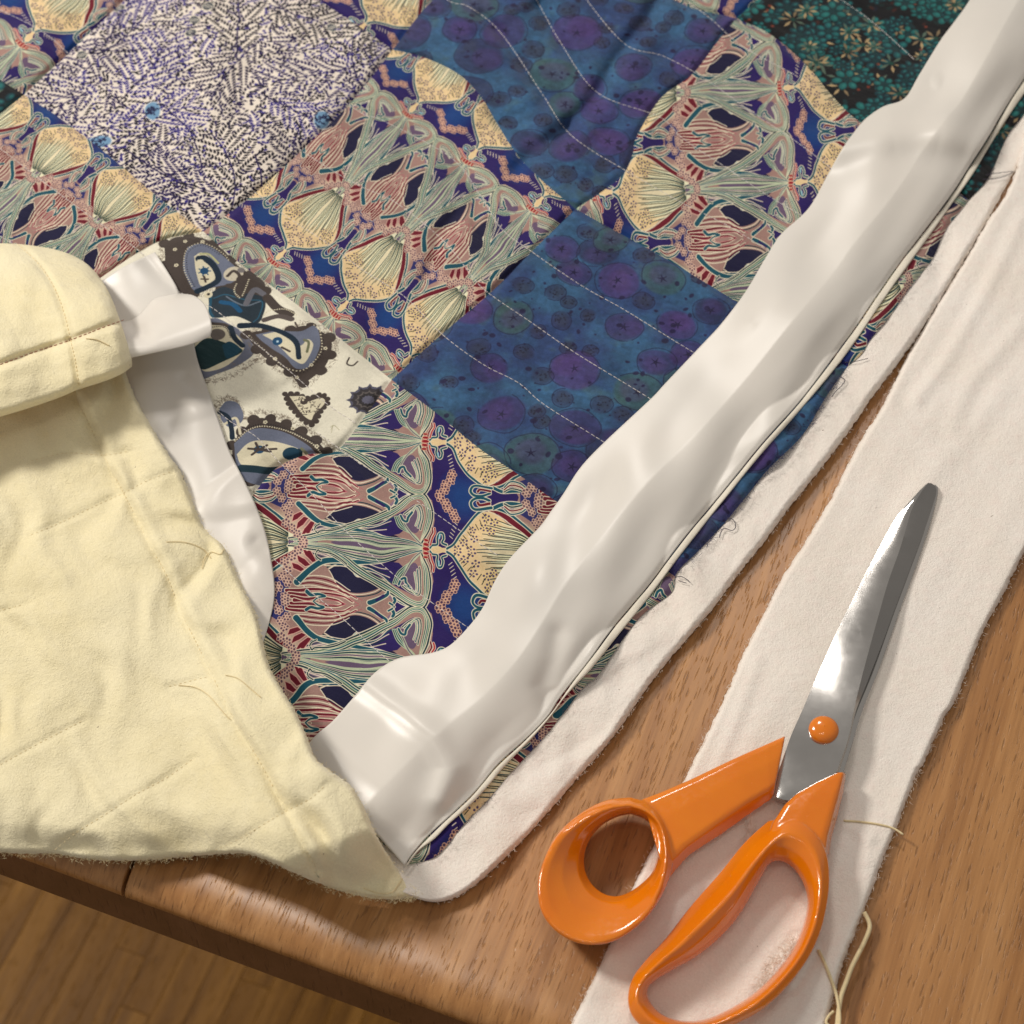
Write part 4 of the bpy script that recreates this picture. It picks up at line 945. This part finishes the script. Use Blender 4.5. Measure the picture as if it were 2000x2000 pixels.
# ------------------------------------------------------------------ scissors
sc0 = PW(1610, 1425, .004)
sci = thing('scissors', (sc0[0], sc0[1], .004), label='open dressmaking scissors with glossy orange plastic handles and steel blades', cat='scissors')
def zz(base): return base + .0048
def BW(s): return -.0026 * math.cos(2 * math.pi * (s - .14) / 1.12)      # the blades rise from the tip to the pivot
def blade(name, Lp, Rp, Ep, zl, zr, ze, thick, mats):
    n = 90; t = np.linspace(0, 1, n); cols = []
    Lq, Rq, Eq = resample(Lp, t), resample(Rp, t), resample(Ep, t)
    V = []
    for k, s in enumerate(t):
        camber = .0011 * math.sin(s * 7.0 + .6) * 0 
        row = []; wd = float(np.hypot(*(PW(*Lq[k]) - PW(*Rq[k]))[:2]))
        for w in (0, .25, .5, .75, 1.0):
            p = Lq[k] * (1 - w) + Rq[k] * w
            row.append((p, zr(s) - zl(s) * wd * (1 - w) + .0002 * math.sin(math.pi * w)))
        for w in (.5, 1.0):
            p = Rq[k] * (1 - w) + Eq[k] * w; row.append((p, zr(s) + (ze(s) - zr(s)) * w))
        V.append([PW(p[0], p[1], z) for p, z in row])
    V = np.array(V); bm = bmesh.new(); top = [[bm.verts.new(v) for v in r_] for r_ in V]; bot = [[bm.verts.new((v[0], v[1], v[2] - thick)) for v in (r_[0], r_[-1])] for r_ in V]
    for a in range(n - 1):
        for c in range(6):
            f = bm.faces.new((top[a][c], top[a][c + 1], top[a + 1][c + 1], top[a + 1][c])); f.material_index = 0 if c < 4 else 1
        bm.faces.new((bot[a][0], top[a][0], top[a + 1][0], bot[a + 1][0])).material_index = 0
        bm.faces.new((top[a][-1], bot[a][1], bot[a + 1][1], top[a + 1][-1])).material_index = 2
        bm.faces.new((bot[a][1], bot[a][0], bot[a + 1][0], bot[a + 1][1]))
    bm.faces.new([*top[0][::-1], *bot[0]]); bm.faces.new([*top[-1], *bot[-1][::-1]])
    bmesh.ops.recalc_face_normals(bm, faces=bm.faces[:])
    o = bmobj(name, bm, mats[0], sci); o.data.materials.append(mats[1]); o.data.materials.append(mats[2]); o.modifiers.new('edges', 'EDGE_SPLIT').split_angle = R(12); return o
BL = [(1806, 948), (1797, 957), (1788, 967), (1757, 1002), (1739, 1030), (1720, 1065), (1692, 1117), (1664, 1173), (1636, 1229), (1617, 1273), (1589, 1335), (1568, 1385), (1546, 1434), (1534, 1468), (1523, 1500), (1516, 1530), (1513, 1556)]
BR_ = [(1813, 943), (1800, 960), (1782, 992), (1770, 1030), (1757, 1074), (1735, 1136), (1717, 1198), (1698, 1267), (1680, 1335), (1667, 1390), (1660, 1430), (1644, 1480), (1620, 1530), (1560, 1562), (1530, 1562)]
BE = [(1820, 944), (1827, 950), (1829, 962), (1821, 990), (1804, 1040), (1779, 1105), (1751, 1180), (1723, 1257), (1695, 1329), (1673, 1385), (1662, 1432), (1648, 1480), (1625, 1530), (1565, 1566), (1534, 1566)]
blade('blade', BL, BR_, BE, lambda s: .138, lambda s: zz(.0056 + BW(s)), lambda s: zz(.0042 + .9 * BW(s)), .0012, (M_steel, M_steel2, M_steel))
B2L = [(1812, 948), (1790, 1010), (1760, 1100), (1720, 1200), (1680, 1300), (1650, 1380), (1630, 1450), (1600, 1520)]
B2R = [(1822, 948), (1810, 1022), (1776, 1119), (1746, 1199), (1706, 1311), (1675, 1386), (1653, 1453), (1625, 1530)]
B2E = [(1827, 947), (1832, 958), (1818, 1018), (1785, 1117), (1755, 1198), (1715, 1310), (1685, 1385), (1664, 1453), (1640, 1530)]
blade('blade', B2L, B2R, B2E, lambda s: .1, lambda s: zz(.0014), lambda s: zz(.0008), .0010, (M_steel2, M_steel, M_steel))
# pivot
pc = PW(1609, 1425, zz(.0074)); bm = bmesh.new(); rg_ = .0057; prev = None
for rr, zq in ((rg_ * .93, -.0016), (rg_, -.0006), (rg_ * .99, .0002), (rg_ * .93, .0011), (rg_ * .80, .0018), (rg_ * .58, .0024), (rg_ * .3, .0027), (rg_ * .02, .0028)):
    ring = [bm.verts.new((pc[0] + rr * math.cos(k * .1963), pc[1] + rr * math.sin(k * .1963), pc[2] + zq)) for k in range(32)]
    if prev:
        for k in range(32): bm.faces.new((prev[k], prev[(k + 1) % 32], ring[(k + 1) % 32], ring[k]))
    prev = ring
bmobj('pivot', bm, M_orange, sci)['label'] = 'round orange rivet cap'
def ring_part(bm, pairs, n=110):
    """pairs: outer x,y, hole x,y, crest fraction (0 hole .. 1 outer), crest height, outer height"""
    A = np.array(pairs + [pairs[0]], float); A = spline(np.vstack([A[-3:-1], A, A[1:3]]) if False else A, 8)
    t = np.linspace(0, len(A) - 1, n + 1)[:-1]; A = np.stack([np.interp(t, np.arange(len(A)), A[:, c]) for c in range(7)], 1)
    prev = None; first = None
    for ox, oy, hx, hy, cf_, hc, ho in A:
        row = []
        for f, z in ((0.0, .0022), (.0, .0045), (.04 + .10 * cf_, .0022 + (hc - .0022) * .50), (cf_ * .50, .0022 + (hc - .0022) * .80), (cf_ * .86, hc * .985), (cf_, hc), (cf_ + (1 - cf_) * .55, hc * .94 + ho * .06 if cf_ > .8 else (hc + ho) / 2), (1, ho), (.995, ho * .55 + .001), (.93, .0008), (.5, .0004), (.08, .0008)):
            row.append(bm.verts.new(PW(hx + (ox - hx) * f, hy + (oy - hy) * f, zz(z))))
        if prev:
            for c in range(len(row)): d = (c + 1) % len(row); bm.faces.new((prev[c], prev[d], row[d], row[c]))
        else: first = row
        prev = row
    for c in range(len(first)): d = (c + 1) % len(first); bm.faces.new((prev[c], prev[d], first[d], first[c]))
def shank(bm, st):
    """stations: (upper edge x,y), (crest of the lower side x,y), (lower foot x,y), top z, foot z"""
    prev = None; S = []
    A = np.array([[*a, *b, *c, zt, zf] for a, b, c, zt, zf in st], float); t = np.linspace(0, len(A) - 1, 40)
    A = np.stack([np.interp(t, np.arange(len(A)), A[:, c]) for c in range(8)], 1)
    for ax, ay, bx, by, cx, cy, zt, zf in A:
        row = [(ax, ay, zf + .35 * (zt - zf)), (ax, ay, zt - .0016), (ax * .93 + bx * .07, ay * .93 + by * .07, zt - .0004), (ax * .6 + bx * .4, ay * .6 + by * .4, zt), (ax * .1 + bx * .9, ay * .1 + by * .9, zt - .0003), (bx, by, zt - .0012), (cx, cy, zf), (ax * .5 + cx * .5, ay * .5 + cy * .5, zf)]
        row = [bm.verts.new(PW(x, y, zz(z))) for x, y, z in row]
        if prev:
            for c in range(8): d = (c + 1) % 8; bm.faces.new((prev[c], prev[d], row[d], row[c]))
        else: bm.faces.new(row[::-1])
        prev = row
    bm.faces.new(prev)
def handle(label, pairs, st):
    bm = bmesh.new(); ring_part(bm, pairs); shank(bm, st); bmesh.ops.recalc_face_normals(bm, faces=bm.faces[:])
    o = bmobj('handle', bm, M_orange, sci); o['label'] = label
    m = o.modifiers.new('join', 'REMESH'); m.mode = 'VOXEL'; m.voxel_size = .00050; m.use_smooth_shade = True
    m = o.modifiers.new('soften', 'SMOOTH'); m.factor = .5; m.iterations = 7; return o
handle('thumb handle with a flared round ring', [
    (1232, 1557, 1232, 1590, .55, .0150, .0110), (1181, 1564, 1205, 1596, .60, .0160, .0120), (1130, 1591, 1176, 1612, .70, .0170, .0140), (1087, 1631, 1154, 1637, .85, .0175, .0155), (1062, 1679, 1142, 1668, .93, .0170, .0155), (1050, 1726, 1143, 1700, .95, .0165, .0150),
    (1055, 1775, 1155, 1725, .95, .0160, .0145), (1077, 1811, 1175, 1743, .94, .0155, .0140), (1112, 1836, 1196, 1750, .93, .0150, .0132), (1156, 1846, 1215, 1748, .93, .0150, .0128), (1203, 1837, 1236, 1738, .92, .0145, .0120), (1254, 1802, 1256, 1723, .88, .0140, .0110),
    (1290, 1755, 1273, 1704, .78, .0140, .0105), (1312, 1697, 1283, 1676, .60, .0145, .0100), (1312, 1648, 1285, 1650, .55, .0150, .0100), (1297, 1601, 1279, 1620, .55, .0150, .0105), (1270, 1570, 1258, 1600, .55, .0150, .0110)],
    [((1255, 1561), (1295, 1700), (1308, 1716), .0115, .0018), ((1290, 1548), (1340, 1655), (1345, 1672), .0116, .0020), ((1348, 1523), (1400, 1612), (1407, 1632), .0116, .0025), ((1435, 1481), (1460, 1570), (1464, 1592), .0112, .0035), ((1500, 1452), (1503, 1545), (1503, 1565), .0102, .0045), ((1534, 1437), (1513, 1538), (1511, 1556), .0094, .0048)])
handle('finger handle with a long open loop', [
    (1500, 1603, 1500, 1690, .45, .0150, .0040), (1453, 1646, 1482, 1722, .45, .0150, .0035), (1406, 1704, 1446, 1784, .50, .0150, .0035), (1348, 1770, 1409, 1828, .55, .0150, .0035), (1301, 1831, 1362, 1867, .60, .0145, .0045), (1261, 1875, 1315, 1894, .60, .0140, .0060), (1235, 1911, 1277, 1918, .55, .0130, .0080),
    (1226, 1951, 1264, 1938, .55, .0125, .0085), (1236, 1987, 1274, 1963, .55, .0120, .0085), (1268, 2014, 1298, 1984, .55, .0120, .0085), (1326, 2028, 1335, 1994, .55, .0120, .0085), (1399, 2014, 1380, 1990, .55, .0120, .0085), (1471, 1983, 1440, 1962, .55, .0125, .0090), (1525, 1940, 1490, 1925, .55, .0130, .0095), (1572, 1882, 1540, 1868, .58, .0130, .0095),
    (1601, 1824, 1566, 1815, .60, .0135, .0100), (1616, 1762, 1577, 1765, .62, .0140, .0105), (1620, 1708, 1570, 1728, .68, .0145, .0110), (1612, 1661, 1553, 1700, .72, .0150, .0120), (1586, 1622, 1532, 1684, .74, .0150, .0130), (1545, 1598, 1513, 1682, .66, .0150, .0110)],
    [((1500, 1640), (1612, 1664), (1620, 1672), .0122, .0020), ((1510, 1606), (1616, 1632), (1624, 1642), .0122, .0022), ((1533, 1571), (1628, 1588), (1636, 1598), .0116, .0025), ((1556, 1550), (1640, 1545), (1647, 1552), .0108, .0030), ((1595, 1528), (1646, 1522), (1651, 1528), .0098, .0034), ((1638, 1508), (1650, 1508), (1653, 1512), .0090, .0038)])

# ------------------------------------------------------------------ loose threads and frayed fibres
def thread(label, pts, zf, r, mat, cat='thread', lift=.0003, r1=None, top=True, n=8, parent=None, name='loose_thread'):
    P = spline(pts, n); z = (zf(P[:, 0], P[:, 1]) if callable(zf) else np.full(len(P), zf)) + lift
    bm = bmesh.new(); tube(bm, PW(P[:, 0], P[:, 1], z), r, 6, True, r1); o = bmobj(name, bm, mat, parent)
    if top: tag(o, label, cat)
    return o
zo = lambda X, Y: HO_(X, Y)
thread('thick cream thread curling out from the edge of the white strip', [(1688, 1782), (1697, 1800), (1698, 1815), (1689, 1838), (1677, 1862), (1663, 1890), (1652, 1920), (1643, 1945), (1638, 1975), (1634, 2020)], lambda X, Y: np.where(X > 1680, .0025, .0042), .00085, M_cthr)
thread('cream thread running from the orange finger loop to the bottom edge', [(1598, 1855), (1610, 1880), (1622, 1910), (1634, 1945), (1640, 1985), (1637, 2020)], zo, .0006, M_cthr, lift=.0006)
thread('small curl of cream thread at the bottom beside the table', [(1628, 1975), (1618, 1985), (1614, 1998), (1628, 2006), (1640, 1994)], .0045, .0005, M_cthr)
thread('short cream thread poking off the right side of the white strip', [(1648, 1603), (1680, 1605), (1716, 1610), (1745, 1618), (1764, 1630)], lambda X, Y: np.where(X > 1735, .0040, HO_(X, Y)), .00042, M_cthr)
zq = lambda X, Y: np.minimum(HQ(X, Y, False) - .0012, .0066)
for lab, pts, m in (('grey looped thread on the wadding at the upper right', [(1903, 352), (1925, 342), (1950, 338), (1978, 335), (1960, 345), (1935, 350), (1915, 350)], M_dthr),
                    ('curly grey thread beside the frayed blue patch', [(1420, 1012), (1432, 1015), (1437, 1028), (1430, 1036), (1415, 1032), (1408, 1040), (1405, 1050)], M_dthr),
                    ('pair of dark threads sticking out near the teal print', [(1318, 1128), (1330, 1126), (1342, 1132), (1348, 1138)], M_dthr),
                    ('thin dark thread poking from the raw seam', [(1325, 1134), (1334, 1137), (1341, 1139)], M_dthr),
                    ('short blue thread at the seam of the ornamental patch', [(1650, 708), (1670, 706), (1695, 700)], M_dthr),
                    ('fine grey thread hanging from the frayed edge', [(1640, 735), (1650, 742), (1645, 752), (1632, 765), (1625, 775)], M_dthr)):
    thread(lab, pts, zq, .00016, m, lift=.0006)
for lab, pts in (('long fine cream thread across the folded corner', [(348, 1338), (380, 1342), (405, 1356), (425, 1378), (440, 1395), (450, 1405)]),
                 ('fine cream thread curving over the folded corner', [(325, 1058), (355, 1058), (380, 1064), (400, 1075), (412, 1090)]),
                 ('tangled cream fibre near the fold of the corner', [(395, 1110), (400, 1090), (412, 1078), (430, 1082), (438, 1072)]),
                 ('short cream thread near the seam crossing', [(440, 1318), (465, 1325), (490, 1345), (510, 1362)]),
                 ('bright cream thread at the lower hem of the fold', [(710, 1735), (740, 1745), (765, 1743), (780, 1725), (786, 1716)])):
    thread(lab, pts, zc, .00016, M_cthr, lift=.0004)
thread('short pale thread lying on the rolled part', [(168, 661), (188, 663), (200, 668), (214, 675)], zr, .00022, M_cthr, lift=.0004)

def fuzz(name, line, zf, mat, n, L, w, seed, parent, out=1.0, spread=4.0, lift=.0):
    """many short bent fibres along an edge, one mesh"""
    rg = np.random.RandomState(seed); P = spline(line, 10); d = poly_len(P); V = []; F = []
    for k in range(n):
        s = rg.rand() * d[-1]; x = np.interp(s, d, P[:, 0]) + rg.randn() * spread; y = np.interp(s, d, P[:, 1]) + rg.randn() * spread
        z = float(zf(np.array([x]), np.array([y]))[0]) if callable(zf) else zf
        p = PW(x, y, z + lift); a = rg.rand() * 6.283; l = L * rg.uniform(.4, 1.3); b = rg.randn() * .9
        d1 = np.array([math.cos(a), math.sin(a), rg.uniform(-.1, .55)]) * l * .5; d2 = np.array([math.cos(a + b), math.sin(a + b), rg.uniform(-.4, .3)]) * l * .5
        nn = np.array([-math.sin(a), math.cos(a), 0]) * w; i = len(V)
        V += [p - nn, p + nn, p + (0, 0, w), p + d1 - nn * .7, p + d1 + nn * .7, p + d1 + (0, 0, w), p + d1 + d2]
        F += [(i, i + 1, i + 4, i + 3), (i + 1, i + 2, i + 5, i + 4), (i + 2, i, i + 3, i + 5), (i + 3, i + 4, i + 6), (i + 4, i + 5, i + 6), (i + 5, i + 3, i + 6)]
    me = bpy.data.meshes.new(name); me.from_pydata([tuple(v) for v in V], [], F); o = link(name, me, mat, parent, False); o['kind'] = 'stuff'; return o
M_fib = plain_cloth('wadding_fibre', srgb(232, 218, 204), .9); M_cfib = plain_cloth('cream_fibre', srgb(236, 222, 180), .9)
fuzz('loose_fibres', [(1560, 1835), (1530, 1870), (1500, 1905), (1485, 1950)], zo, M_fib, 420, .0050, .00006, 11, strip, spread=7)
fuzz('loose_fibres', [(1460, 1600), (1468, 1640), (1450, 1680)], zo, M_fib, 120, .0045, .00006, 12, strip, spread=5)
fuzz('loose_fibres', OL, .0028, M_fib, 900, .0020, .00007, 1, strip, spread=3)
fuzz('loose_fibres', OR_, .0028, M_fib, 900, .0022, .00007, 2, strip, spread=3)
fuzz('loose_fibres', WOUT[:-3], .0040, M_fib, 700, .0016, .00007, 3, quilt, spread=2.5)
fuzz('loose_fibres', CB[1:], .0060, M_cfib, 900, .0020, .00007, 4, quilt, spread=4)
fuzz('loose_fibres', CR[4:], zc, M_cfib, 500, .0016, .00007, 5, quilt, spread=2.5)
fuzz('frayed_threads', [p for p in RAW if 700 < p[1] < 1130], lambda X, Y: HQ(X, Y, False) - .0002, M_bthr, 330, .0035, .00008, 6, quilt, spread=3)
fuzz('frayed_threads', [p for p in RAW if 1130 < p[1]], lambda X, Y: HQ(X, Y, False) - .0002, M_dthr, 160, .0022, .00007, 7, quilt, spread=2)
fuzz('frayed_threads', [p for p in RAW if p[1] < 700], lambda X, Y: HQ(X, Y, False) - .0002, M_dthr, 260, .0022, .00007, 8, quilt, spread=2)
